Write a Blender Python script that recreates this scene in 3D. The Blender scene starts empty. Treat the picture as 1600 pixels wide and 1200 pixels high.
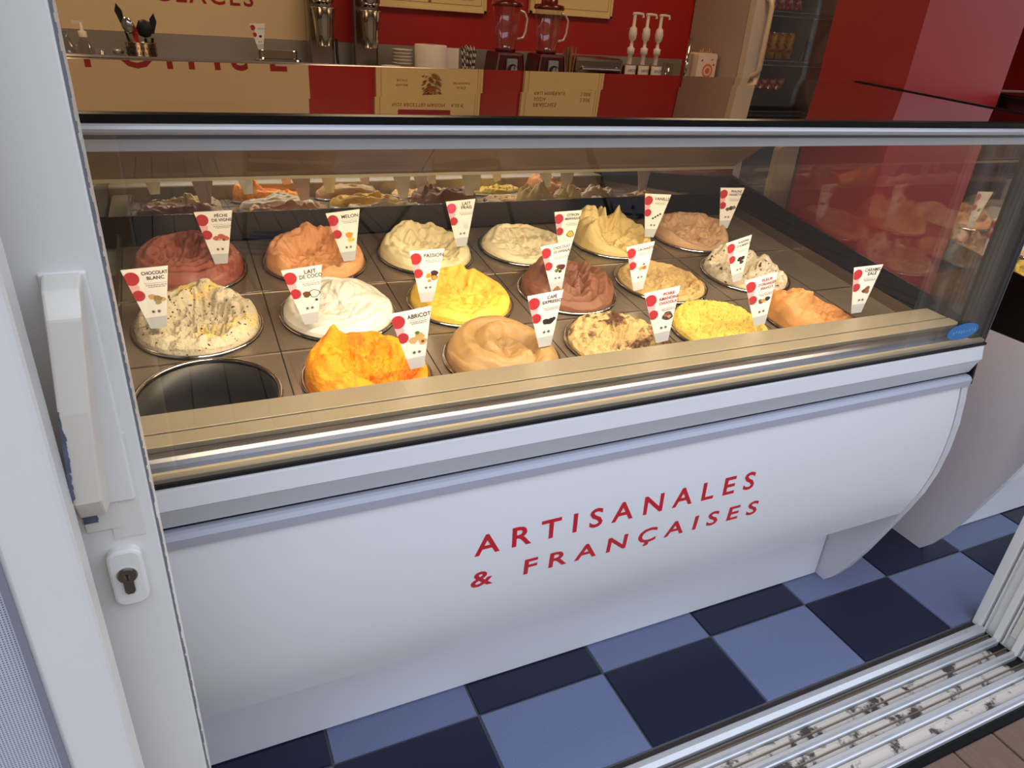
import bpy, bmesh, math, random
from mathutils import Vector, Matrix, noise
random.seed(7)
PI = math.pi
R = math.radians
C = bpy.context.scene.collection

# ------------------------------------------------------------------ camera, world, lights, exposure
cam_d = bpy.data.cameras.new('camera')
cam = bpy.data.objects.new('camera', cam_d)
C.objects.link(cam)
YAW, PITCH, ROLL = 4.52768806e-01, -4.76094019e-01, 7.14421716e-02
fw = Vector((math.sin(YAW)*math.cos(PITCH), math.cos(YAW)*math.cos(PITCH), math.sin(PITCH)))
rt = Vector((math.cos(YAW), -math.sin(YAW), 0)); up = rt.cross(fw)
r2 = rt*math.cos(ROLL)+up*math.sin(ROLL); u2 = -rt*math.sin(ROLL)+up*math.cos(ROLL)
M = Matrix((r2, u2, -fw)).transposed().to_4x4()
M.translation = (-0.13174, -1.00627, 1.43525)
cam.matrix_world = M
cam_d.sensor_width = 36; cam_d.lens = 1112.06/1600*36; cam_d.clip_start = 0.02; cam_d.clip_end = 200
bpy.context.scene.camera = cam

world = bpy.data.worlds.new('world'); bpy.context.scene.world = world
world.use_nodes = True
wn = world.node_tree; bg = wn.nodes['Background']
tc = wn.nodes.new('ShaderNodeTexCoord'); sx = wn.nodes.new('ShaderNodeSeparateXYZ'); cr = wn.nodes.new('ShaderNodeValToRGB')
wn.links.new(tc.outputs['Generated'], sx.inputs[0]); wn.links.new(sx.outputs['Z'], cr.inputs[0]); wn.links.new(cr.outputs[0], bg.inputs['Color'])
cr.color_ramp.elements[0].color = (.80, .87, .97, 1); cr.color_ramp.elements[1].color = (.70, .80, 1, 1)
bg.inputs['Strength'].default_value = 2.2

def area(name, loc, rot, sx_, sy_, power, col):
    l = bpy.data.lights.new(name, 'AREA'); l.shape = 'RECTANGLE'; l.size = sx_; l.size_y = sy_; l.energy = power; l.color = col
    o = bpy.data.objects.new(name, l); C.objects.link(o); o.location = loc; o.rotation_euler = rot
    return o
WARM = (1, .72, .42)
area('case_strip_light', (.60, -.055, 1.272), (R(30), 0, 0), 1.60, .02, 14, (1, .80, .52))
area('case_strip_light', (2.80, -.055, 1.272), (R(30), 0, 0), 1.60, .02, 14, (1, .80, .52))
area('shop_ceiling_light', (-.7, 1.5, 2.64), (0, 0, 0), .5, .5, 12, WARM)
area('shop_ceiling_light', (.7, 1.7, 2.64), (0, 0, 0), .5, .5, 8, WARM)
area('shop_ceiling_light', (2.3, 1.5, 2.64), (0, 0, 0), .5, .5, 10, WARM)
vs = bpy.context.scene.view_settings
vs.view_transform = 'Standard'; vs.look = 'None'; vs.gamma = 1; vs.use_curve_mapping = False
vs.exposure = 0.0

# ------------------------------------------------------------------ materials
def srgb(r, g, b):
    f = lambda c: (c/255/12.92) if c/255 <= .04045 else ((c/255+.055)/1.055)**2.4
    return (f(r), f(g), f(b), 1)
MATS = {}
def mat(name, col, rough=.5, metal=0, spec=.5, bump=0, bscale=50, var=0, vscale=8, coat=0, sss=0, aniso=None, emit=0):
    if name in MATS: return MATS[name]
    m = bpy.data.materials.new(name); m.use_nodes = True; n = m.node_tree; b = n.nodes['Principled BSDF']
    b.inputs['Base Color'].default_value = col; b.inputs['Roughness'].default_value = rough
    b.inputs['Metallic'].default_value = metal; b.inputs['Specular IOR Level'].default_value = spec
    b.inputs['Coat Weight'].default_value = coat; b.inputs['Coat Roughness'].default_value = .05
    if sss:
        b.inputs['Subsurface Weight'].default_value = sss; b.inputs['Subsurface Radius'].default_value = (.01, .006, .004); b.inputs['Subsurface Scale'].default_value = 1
    if emit:
        b.inputs['Emission Color'].default_value = col; b.inputs['Emission Strength'].default_value = emit
    t = n.nodes.new('ShaderNodeTexCoord'); mp = n.nodes.new('ShaderNodeMapping'); n.links.new(t.outputs['Object'], mp.inputs[0])
    if aniso: mp.inputs['Scale'].default_value = aniso
    if var:
        nz = n.nodes.new('ShaderNodeTexNoise'); nz.inputs['Scale'].default_value = vscale; nz.inputs['Detail'].default_value = 6
        n.links.new(mp.outputs[0], nz.inputs['Vector'])
        mx = n.nodes.new('ShaderNodeMix'); mx.data_type = 'RGBA'
        mx.inputs[6].default_value = tuple(max(0, c*(1-var)) for c in col[:3])+(1,); mx.inputs[7].default_value = tuple(min(1, c*(1+var)) for c in col[:3])+(1,)
        n.links.new(nz.outputs['Fac'], mx.inputs[0]); n.links.new(mx.outputs[2], b.inputs['Base Color'])
    if bump:
        nz = n.nodes.new('ShaderNodeTexNoise'); nz.inputs['Scale'].default_value = bscale; nz.inputs['Detail'].default_value = 5
        n.links.new(mp.outputs[0], nz.inputs['Vector'])
        bp = n.nodes.new('ShaderNodeBump'); bp.inputs['Strength'].default_value = bump; bp.inputs['Distance'].default_value = .003
        n.links.new(nz.outputs['Fac'], bp.inputs['Height']); n.links.new(bp.outputs[0], b.inputs['Normal'])
    MATS[name] = m; return m

def glass_mat(name, tint=(1, 1, 1), f0=.04, under=None, boost=1.0):
    """thin sheet: clear (or opaque dark) with a symmetric Schlick reflection"""
    m = bpy.data.materials.new(name); m.use_nodes = True; n = m.node_tree; n.nodes.clear()
    out = n.nodes.new('ShaderNodeOutputMaterial'); mix = n.nodes.new('ShaderNodeMixShader'); g = n.nodes.new('ShaderNodeBsdfGlossy')
    g.inputs['Roughness'].default_value = 0.0; g.inputs['Color'].default_value = (boost, boost, boost, 1)
    if under: t = n.nodes.new('ShaderNodeBsdfDiffuse'); t.inputs['Color'].default_value = under+(1,)
    else: t = n.nodes.new('ShaderNodeBsdfTransparent'); t.inputs['Color'].default_value = tint+(1,)
    lw = n.nodes.new('ShaderNodeLayerWeight'); pw = n.nodes.new('ShaderNodeMath'); pw.operation = 'POWER'; pw.inputs[1].default_value = 5
    lw.inputs['Blend'].default_value = .5
    ml = n.nodes.new('ShaderNodeMath'); ml.operation = 'MULTIPLY_ADD'; ml.inputs[1].default_value = 1-f0; ml.inputs[2].default_value = f0
    n.links.new(lw.outputs['Facing'], pw.inputs[0]); n.links.new(pw.outputs[0], ml.inputs[0]); n.links.new(ml.outputs[0], mix.inputs[0])
    n.links.new(t.outputs[0], mix.inputs[1]); n.links.new(g.outputs[0], mix.inputs[2]); n.links.new(mix.outputs[0], out.inputs[0])
    MATS[name] = m; return m

white = mat('white_enamel', srgb(226, 226, 228), .28, spec=.5, var=.02, vscale=3)
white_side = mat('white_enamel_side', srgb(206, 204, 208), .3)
pvc = mat('white_pvc', srgb(222, 220, 216), .32, var=.03, vscale=5, bump=.02, bscale=8)
pvc_old = mat('yellowed_pvc', srgb(214, 208, 196), .38, var=.04, vscale=6)
tape = mat('clear_tape', srgb(220, 217, 209), .16, coat=.4)
alu = mat('brushed_aluminium', srgb(122, 124, 132), .38, 1, var=.04, aniso=(1, 40, 40))
alu_lt = mat('satin_aluminium', srgb(196, 197, 200), .38, .45)
steel = mat('stainless_steel', srgb(158, 148, 136), .24, 1, var=.05, aniso=(1, 30, 30))
steel_deck = mat('stainless_deck', srgb(150, 136, 120), .27, .62, var=.06, aniso=(2, 40, 40))
steel_warm = mat('stainless_rail', srgb(160, 150, 130), .42, .5, var=.05, aniso=(1, 60, 60))
chrome = mat('polished_steel', srgb(205, 203, 198), .1, 1)
black = mat('black_enamel', srgb(10, 10, 11), .3, spec=.3)
black_gl = mat('black_glossy_panel', srgb(8, 9, 11), .12, spec=.15)
rubber = mat('black_rubber', srgb(18, 18, 20), .6)
rear_panel = mat('bronze_satin_panel', srgb(160, 138, 120), .2, .45, var=.05, aniso=(1, 10, 10))
glass = glass_mat('clear_glass', (.985, .99, .985), .045)
glass_side = glass_mat('side_glass', (.80, .80, .80), .055)
jug_glass = glass_mat('jug_glass', (.90, .90, .90), .10)
mirror = glass_mat('smoked_mirror', f0=.62, under=(.03, .03, .03))
top_mirror = glass_mat('black_glass_top', f0=.50, under=(.012, .010, .010))
fridge_glass = glass_mat('fridge_glass', (.82, .84, .84), .06)
red = mat('red_wall_paint', srgb(172, 34, 27), .42, var=.03, vscale=2)
red_gl = mat('red_pillar_paint', srgb(158, 30, 34), .34, spec=.8, var=.02, vscale=2)
cream = mat('cream_wall_paint', srgb(222, 196, 158), .5, var=.02, vscale=2)
ceil_m = mat('ceiling_paint', srgb(225, 218, 205), .8)
red_print = mat('red_lettering', srgb(196, 34, 50), .35)
red_word = mat('dark_red_lettering', srgb(158, 28, 24), .45)
paper = mat('cream_poster', srgb(233, 205, 150), .5, var=.02)
paper_line = mat('poster_brown_ink', srgb(140, 96, 60), .6)
sign_white = mat('sign_card', srgb(238, 236, 232), .4)
sign_base = mat('sign_foot', srgb(196, 200, 204), .35)
print_red = mat('sign_red_print', srgb(180, 42, 54), .5)
print_pink = mat('sign_pink_print', srgb(232, 176, 186), .5)
ink = mat('dark_ink', srgb(62, 46, 48), .6)
ink_red = mat('crimson_ink', srgb(158, 26, 44), .6)
sticker = mat('blue_sticker', srgb(18, 112, 186), .25, coat=.5)
sticker_ink = mat('pale_blue_ink', srgb(86, 160, 205), .3)
navy = mat('navy_tile', srgb(34, 38, 60), .34, spec=.35, var=.4, vscale=330, bump=.10, bscale=300)
blue = mat('blue_tile', srgb(112, 121, 152), .38, spec=.35, var=.3, vscale=330, bump=.10, bscale=300)
grout = mat('grout', srgb(84, 82, 84), .9, var=.1, vscale=40)
dirt_m = mat('track_grime', srgb(58, 50, 46), .9, var=.35, vscale=30, bump=.5, bscale=90)
wood = mat('deck_wood', srgb(104, 82, 66), .75, var=.3, vscale=22, aniso=(9, .8, 9), bump=.35, bscale=60)
dark_gap = mat('dark_gap', srgb(20, 18, 18), .9)
silver_pl = mat('silver_plastic', srgb(175, 176, 180), .3, .6)
maroon = mat('maroon_plastic', srgb(92, 10, 14), .25, coat=.4)
darkred_metal = mat('dark_red_housing', srgb(70, 10, 14), .3, coat=.3)
blackpl = mat('black_plastic', srgb(20, 20, 22), .35)
white_pl = mat('white_plastic', srgb(225, 212, 200), .4)
cup_m = mat('translucent_cup', srgb(205, 196, 186), .4)
paper_roll = mat('paper_roll', srgb(220, 206, 190), .8)
fr_grey = mat('fridge_side_grey', srgb(176, 160, 152), .4)
fr_white = mat('fridge_frame_white', srgb(208, 194, 180), .4)
fr_in = mat('fridge_interior', srgb(88, 84, 82), .5)
wire = mat('white_wire', srgb(150, 146, 140), .4, .5)
lock_m = mat('lock_metal', srgb(112, 106, 100), .35, .85, var=.1, vscale=60)
bare = mat('scuffed_grey_tape', srgb(92, 98, 118), .6, var=.7, vscale=70)
chair_m = mat('dark_slate_slats', srgb(52, 66, 82), .5)

def dirt_track_mat():
    m = bpy.data.materials.new('worn_white_groove'); m.use_nodes = True; n = m.node_tree; b = n.nodes['Principled BSDF']; b.inputs['Roughness'].default_value = .7
    t = n.nodes.new('ShaderNodeTexCoord'); mp = n.nodes.new('ShaderNodeMapping'); mp.inputs['Scale'].default_value = (1, 1, 1); n.links.new(t.outputs['Object'], mp.inputs[0])
    nz = n.nodes.new('ShaderNodeTexNoise'); nz.inputs['Scale'].default_value = 17; nz.inputs['Detail'].default_value = 9; nz.inputs['Roughness'].default_value = .65
    n.links.new(mp.outputs[0], nz.inputs['Vector'])
    r = n.nodes.new('ShaderNodeValToRGB'); r.color_ramp.elements[0].position = .42; r.color_ramp.elements[0].color = srgb(66, 58, 54); r.color_ramp.elements[1].position = .49; r.color_ramp.elements[1].color = srgb(198, 190, 182)
    n.links.new(nz.outputs['Fac'], r.inputs[0]); n.links.new(r.outputs[0], b.inputs['Base Color'])
    bp = n.nodes.new('ShaderNodeBump'); bp.inputs['Strength'].default_value = .4; bp.inputs['Distance'].default_value = .003; n.links.new(nz.outputs['Fac'], bp.inputs['Height']); n.links.new(bp.outputs[0], b.inputs['Normal'])
    return m
groove_m = dirt_track_mat()

def mesh_screen_mat():
    m = bpy.data.materials.new('perforated_screen'); m.use_nodes = True; n = m.node_tree; b = n.nodes['Principled BSDF']; b.inputs['Roughness'].default_value = .5
    t = n.nodes.new('ShaderNodeTexCoord'); sp = n.nodes.new('ShaderNodeSeparateXYZ'); n.links.new(t.outputs['Object'], sp.inputs[0])
    def mth(op, a, bb=None):
        q = n.nodes.new('ShaderNodeMath'); q.operation = op
        for i, v in enumerate((a, bb)):
            if v is None: continue
            if isinstance(v, (int, float)): q.inputs[i].default_value = v
            else: n.links.new(v, q.inputs[i])
        return q.outputs[0]
    k = 2*PI/.0056
    s1 = mth('SINE', mth('MULTIPLY', mth('ADD', sp.outputs['X'], sp.outputs['Z']), k)); s2 = mth('SINE', mth('MULTIPLY', mth('SUBTRACT', sp.outputs['X'], sp.outputs['Z']), k))
    pr = mth('GREATER_THAN', mth('MULTIPLY', s1, s2), .38)
    mx = n.nodes.new('ShaderNodeMix'); mx.data_type = 'RGBA'; mx.inputs[6].default_value = srgb(190, 194, 204); mx.inputs[7].default_value = srgb(96, 104, 122)
    n.links.new(pr, mx.inputs[0]); n.links.new(mx.outputs[2], b.inputs['Base Color'])
    return m
screen_m = mesh_screen_mat()

def gelato_mat(name, col, spot=None, sscale=60, sthr=.62, patch=None, pscale=12, pthr=.55, bump=.5, bscale=70, rough=.5, sss=.25, bd=.004):
    m = bpy.data.materials.new(name); m.use_nodes = True; n = m.node_tree; b = n.nodes['Principled BSDF']
    b.inputs['Roughness'].default_value = rough; b.inputs['Specular IOR Level'].default_value = .35
    b.inputs['Subsurface Weight'].default_value = sss; b.inputs['Subsurface Radius'].default_value = (.008, .005, .003); b.inputs['Subsurface Scale'].default_value = 1
    t = n.nodes.new('ShaderNodeTexCoord')
    def nz(s, d=5, r=.55):
        q = n.nodes.new('ShaderNodeTexNoise'); q.inputs['Scale'].default_value = s; q.inputs['Detail'].default_value = d; q.inputs['Roughness'].default_value = r
        n.links.new(t.outputs['Object'], q.inputs['Vector']); return q.outputs['Fac']
    def mix(f, a, c):
        q = n.nodes.new('ShaderNodeMix'); q.data_type = 'RGBA'; n.links.new(f, q.inputs[0])
        for i, v in ((6, a), (7, c)):
            if isinstance(v, tuple): q.inputs[i].default_value = v
            else: n.links.new(v, q.inputs[i])
        return q.outputs[2]
    def ramp(f, a, w=.03):
        q = n.nodes.new('ShaderNodeMapRange'); q.inputs[1].default_value = a-w; q.inputs[2].default_value = a+w; n.links.new(f, q.inputs[0]); return q.outputs[0]
    cur = mix(nz(9), tuple(c*.86 for c in col[:3])+(1,), tuple(min(1, c*1.1) for c in col[:3])+(1,))
    if patch: cur = mix(ramp(nz(pscale, 6, .65), pthr, .04), cur, patch)
    if spot: cur = mix(ramp(nz(sscale, 2, .5), sthr, .015), cur, spot)
    n.links.new(cur, b.inputs['Base Color'])
    bp = n.nodes.new('ShaderNodeBump'); bp.inputs['Strength'].default_value = bump; bp.inputs['Distance'].default_value = bd
    n.links.new(nz(bscale, 8, .6), bp.inputs['Height']); n.links.new(bp.outputs[0], b.inputs['Normal'])
    return m

# ------------------------------------------------------------------ mesh helpers
class MB:
    def __init__(s): s.v = []; s.f = []; s.smooth = []
    def add(s, vs_, fs, sm=False):
        o = len(s.v); s.v += [tuple(q) for q in vs_]; s.f += [tuple(i+o for i in f) for f in fs]; s.smooth += [sm]*len(fs); return s
    def box(s, x0, x1, y0, y1, z0, z1):
        return s.add([(x0,y0,z0),(x1,y0,z0),(x1,y1,z0),(x0,y1,z0),(x0,y0,z1),(x1,y0,z1),(x1,y1,z1),(x0,y1,z1)],
                     [(0,3,2,1),(4,5,6,7),(0,1,5,4),(1,2,6,5),(2,3,7,6),(3,0,4,7)])
    def prism(s, prof, x0, x1):
        """(y, z) outline swept along x"""
        n = len(prof); v = [(x0, y, z) for y, z in prof]+[(x1, y, z) for y, z in prof]
        f = [(i, (i+1) % n, n+(i+1) % n, n+i) for i in range(n)]+[tuple(range(n))[::-1], tuple(range(n, 2*n))]
        return s.add(v, f)
    def prism_z(s, prof, z0, z1):
        n = len(prof); v = [(x, y, z0) for x, y in prof]+[(x, y, z1) for x, y in prof]
        return s.add(v, [(i, (i+1) % n, n+(i+1) % n, n+i) for i in range(n)]+[tuple(range(n))[::-1], tuple(range(n, 2*n))])
    def prism_y(s, prof, y0, y1):
        """(x, z) outline, thickness along y"""
        n = len(prof); v = [(x, y0, z) for x, z in prof]+[(x, y1, z) for x, z in prof]
        return s.add(v, [(i, (i+1) % n, n+(i+1) % n, n+i) for i in range(n)]+[tuple(range(n))[::-1], tuple(range(n, 2*n))])
    def lathe(s, prof, cx=0, cy=0, n=24, cz=0, close=True):
        """(r, z) profile around z"""
        v = []; f = []; k = len(prof)
        for j in range(n):
            a = 2*PI*j/n
            for r, z in prof: v.append((cx+r*math.cos(a), cy+r*math.sin(a), cz+z))
        for j in range(n):
            for i in range(k-1): f.append((j*k+i, ((j+1) % n)*k+i, ((j+1) % n)*k+i+1, j*k+i+1))
        s.add(v, f, True)
        if close:
            for i in (0, k-1):
                if prof[i][0] > 1e-6: s.add([v[j*k+i] for j in range(n)], [tuple(range(n))])
        return s
    def tube(s, pts, r, n=8, rs=None):
        pts = [Vector(q) for q in pts]; v = []; f = []; m = len(pts)
        prev = None
        for i, q in enumerate(pts):
            d = (pts[min(i+1, m-1)]-pts[max(i-1, 0)]).normalized()
            if prev is None: a = d.cross(Vector((0, 0, 1)) if abs(d.z) < .9 else Vector((1, 0, 0))).normalized()
            else: a = (prev-d*prev.dot(d)).normalized()
            prev = a; b = d.cross(a); rr = rs[i] if rs else r
            v += [q+rr*(a*math.cos(2*PI*j/n)+b*math.sin(2*PI*j/n)) for j in range(n)]
        for i in range(m-1):
            for j in range(n): f.append((i*n+j, i*n+(j+1) % n, (i+1)*n+(j+1) % n, (i+1)*n+j))
        s.add(v, f, True); s.add(v[:n], [tuple(range(n))[::-1]]); s.add(v[-n:], [tuple(range(n))]); return s
    def build(s, name, m, parent=None, loc=None, rot=None, bevel=0, kind=None, label=None):
        me = bpy.data.meshes.new(name); me.from_pydata(s.v, [], s.f)
        me.polygons.foreach_set('use_smooth', s.smooth)
        bm = bmesh.new(); bm.from_mesh(me); bmesh.ops.recalc_face_normals(bm, faces=bm.faces); bm.to_mesh(me); bm.free()
        me.materials.append(m); o = bpy.data.objects.new(name, me); C.objects.link(o)
        if parent: o.parent = parent
        if loc is not None: o.location = loc
        if rot is not None: o.rotation_euler = rot
        if bevel:
            md = o.modifiers.new('bevel', 'BEVEL'); md.width = bevel; md.segments = 2; md.limit_method = 'ANGLE'
        if kind: o['kind'] = kind
        if label: o['label'] = label
        return o
def thing(name, label, cat, loc=(0, 0, 0), rot=(0, 0, 0), group=None):
    o = bpy.data.objects.new(name, None); C.objects.link(o); o.location = loc; o.rotation_euler = rot
    o.empty_display_size = .05; o['label'] = label; o['category'] = cat
    if group: o['group'] = group
    return o
def tag(o, label, cat, group=None):
    o['label'] = label; o['category'] = cat
    if group: o['group'] = group
    return o
def copy_tree(o, parent=None):
    c = o.copy(); C.objects.link(c)
    if parent: c.parent = parent
    for ch in list(o.children): copy_tree(ch, c)
    return c
def text_obj(name, body, size, m, loc, parent, rot=(R(90), 0, 0), extrude=.0004, align='LEFT', spacing=1.0, xs=1.0, shear=0, offset=0):
    cu = bpy.data.curves.new(name, 'FONT'); cu.body = body; cu.size = size; cu.align_x = align; cu.space_character = spacing; cu.extrude = extrude; cu.shear = shear
    cu.offset = offset; cu.resolution_u = 3
    tmp = bpy.data.objects.new('tmp', cu); C.objects.link(tmp)
    dg = bpy.context.evaluated_depsgraph_get(); dg.update()
    me = bpy.data.meshes.new_from_object(tmp.evaluated_get(dg)); bpy.data.objects.remove(tmp); bpy.data.curves.remove(cu)
    for v in me.vertices: v.co.x *= xs
    me.materials.clear(); me.materials.append(m); me.name = name
    o = bpy.data.objects.new(name, me); C.objects.link(o); o.location = loc; o.rotation_euler = rot; o.parent = parent
    return o

# ------------------------------------------------------------------ SETTING
T = 1/3
# floor with checkerboard tiles, each its own piece
fl = MB().box(-3.2, 5.6, -.222, 2.75, -.06, -.004).build('floor', grout, kind='structure')
def tile_mesh(w, d):
    g = .0025
    return MB().add([(g,g,-.004),(w-g,g,-.004),(w-g,d-g,-.004),(g,d-g,-.004),(g+.0012,g+.0012,0),(w-g-.0012,g+.0012,0),(w-g-.0012,d-g-.0012,0),(g+.0012,d-g-.0012,0)],
                    [(4,5,6,7),(0,1,5,4),(1,2,6,5),(2,3,7,6),(3,0,4,7)])
protos = {}
for j in range(-1, 8):
    for i in range(-3, 15):
        light = (i-3+j+1) % 2 == 0
        key = (light, j == -1)
        y0 = -.220 if j == -1 else j*T; d = .220 if j == -1 else T
        if key not in protos:
            protos[key] = tile_mesh(T, d).build('tile', blue if light else navy, fl, loc=(i*T, y0, 0))
        else:
            c = protos[key].copy(); C.objects.link(c); c.location = (i*T, y0, 0)
# walls
MB().box(-3.2, 5.6, 2.7, 2.8, -.06, 2.7).build('wall_back', red, kind='structure')
wc = MB().box(-3.2, .495, 2.696, 2.703, 0, 2.7).build('wall_back_cream', cream, kind='structure')
MB().box(-3.3, -3.2, -.3, 2.8, -.06, 2.7).build('wall_left', cream, kind='structure')
MB().box(5.6, 5.7, -.3, 2.8, -.06, 2.7).build('wall_right', red, kind='structure')
MB().box(-3.3, 5.7, -.3, 2.8, 2.7, 2.8).build('ceiling', ceil_m, kind='structure')
wf = MB().box(-3.3, 5.7, -.46, -.22, 2.35, 2.7)
wf.box(-3.3, -1.7, -.46, -.22, -.06, 2.35)
wf.build('wall_front', pvc, kind='structure')
pil = MB().box(1.500, 1.862, .30, .575, 0, 2.7).build('pillar', red_gl, kind='structure')

# fixed shop window right of the jamb
w1 = MB().box(1.80, 5.7, -.38, -.30, -.05, .03).box(1.80, 5.7, -.38, -.30, 2.27, 2.35).box(5.62, 5.7, -.38, -.30, .03, 2.27).build('window_1', pvc, kind='structure')
MB().box(1.82, 5.62, -.345, -.339, .03, 2.27).build('pane', glass, w1)
# threshold: sliding-door track
tr = MB().box(-1.7, 1.80, -.452, -.222, -.05, -.018).build('trim_threshold', dark_gap, kind='structure')
MB().box(-1.7, 1.75, -.234, -.222, -.019, -.006).build('grime_strip', dirt_m, tr)
MB().prism([(-.262, -.02), (-.236, -.02), (-.236, .001), (-.240, .006), (-.252, .006), (-.262, -.002)], -1.7, 1.752).build('inner_rail', alu_lt, tr, label='dull grey inner rail of the sliding track')
for y in (-.292, -.344, -.396, -.448):
    MB().prism([(y-.009, -.018), (y+.010, -.018), (y+.010, -.006), (y+.006, -.003), (y+.005, .004), (y-.003, .004), (y-.006, -.004), (y-.009, -.006)], -1.7, 1.752).build('track_rail', alu_lt, tr)
for y in (-.283, -.335, -.387):
    MB().prism([(y-.008, -.018), (y+.0, -.018), (y+.0, -.004), (y-.002, -.004), (y-.003, -.013), (y-.008, -.013)], -1.7, 1.752).build('track_groove', mat('grimy_metal', srgb(128, 116, 104), .5, .3), tr).location.y = .013
for y in (-.318, -.370, -.422):
    MB().prism([(y-.017, -.0175), (y+.017, -.0175), (y+.014, -.012), (y+.006, -.009), (y-.006, -.009), (y-.014, -.012)], -1.7, 1.70).build('groove_bed', groove_m, tr)
# right jamb of the sliding door with vertical channels
jm = MB().box(1.768, 1.84, -.46, -.222, -.02, 2.35).build('trim_jamb', pvc, kind='structure')
for y0, y1, x in ((-.248, -.222, 1.747), (-.258, -.254, 1.75), (-.302, -.284, 1.745), (-.312, -.308, 1.75), (-.354, -.336, 1.745), (-.364, -.360, 1.75), (-.406, -.388, 1.745), (-.46, -.44, 1.745)):
    MB().box(x, 1.77, y0, y1, -.004, 2.35).build('jamb_rib', pvc, jm, bevel=.002)
for y0, y1 in ((-.336, -.312), (-.388, -.364)):
    MB().box(1.756, 1.769, y0+.002, y1-.002, .03, 2.3).build('jamb_liner', pvc_old, jm, bevel=.003)
MB().prism_y([(0, 0), (.01, .0), (.01, .10), (.0, .12), (-.003, .10), (-.003, .02)], -.286, -.258).build('brush_plug', rubber, jm, loc=(1.752, 0, .33))

# outside deck: boards running away from the threshold
MB().box(-30, 30, -60, -.5, -.22, -.14).build('ground_square', mat('paving_stone', srgb(84, 74, 66), .8, var=.25, vscale=1.2), kind='structure')
MB().box(-30, 30, -15, -14, -.14, 5.5).build('wall_opposite', mat('facade_render', srgb(120, 98, 80), .8, var=.3, vscale=.8), kind='structure')
dk = MB().box(-3.5, 6, -7.39, -.440, -.12, -.055).build('ground', dark_gap, kind='structure')
plank = None
for k in range(-24, 40):
    x0 = 1.347+.1405*k
    if plank is None:
        plank = MB().box(.003, .1375, -7.38, -.474, -.054, -.030).build('deck_board', wood, dk, loc=(x0, 0, 0), bevel=.004)
    else:
        c = plank.copy(); C.objects.link(c); c.location = (x0, 0, random.uniform(-.002, .001))

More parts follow.
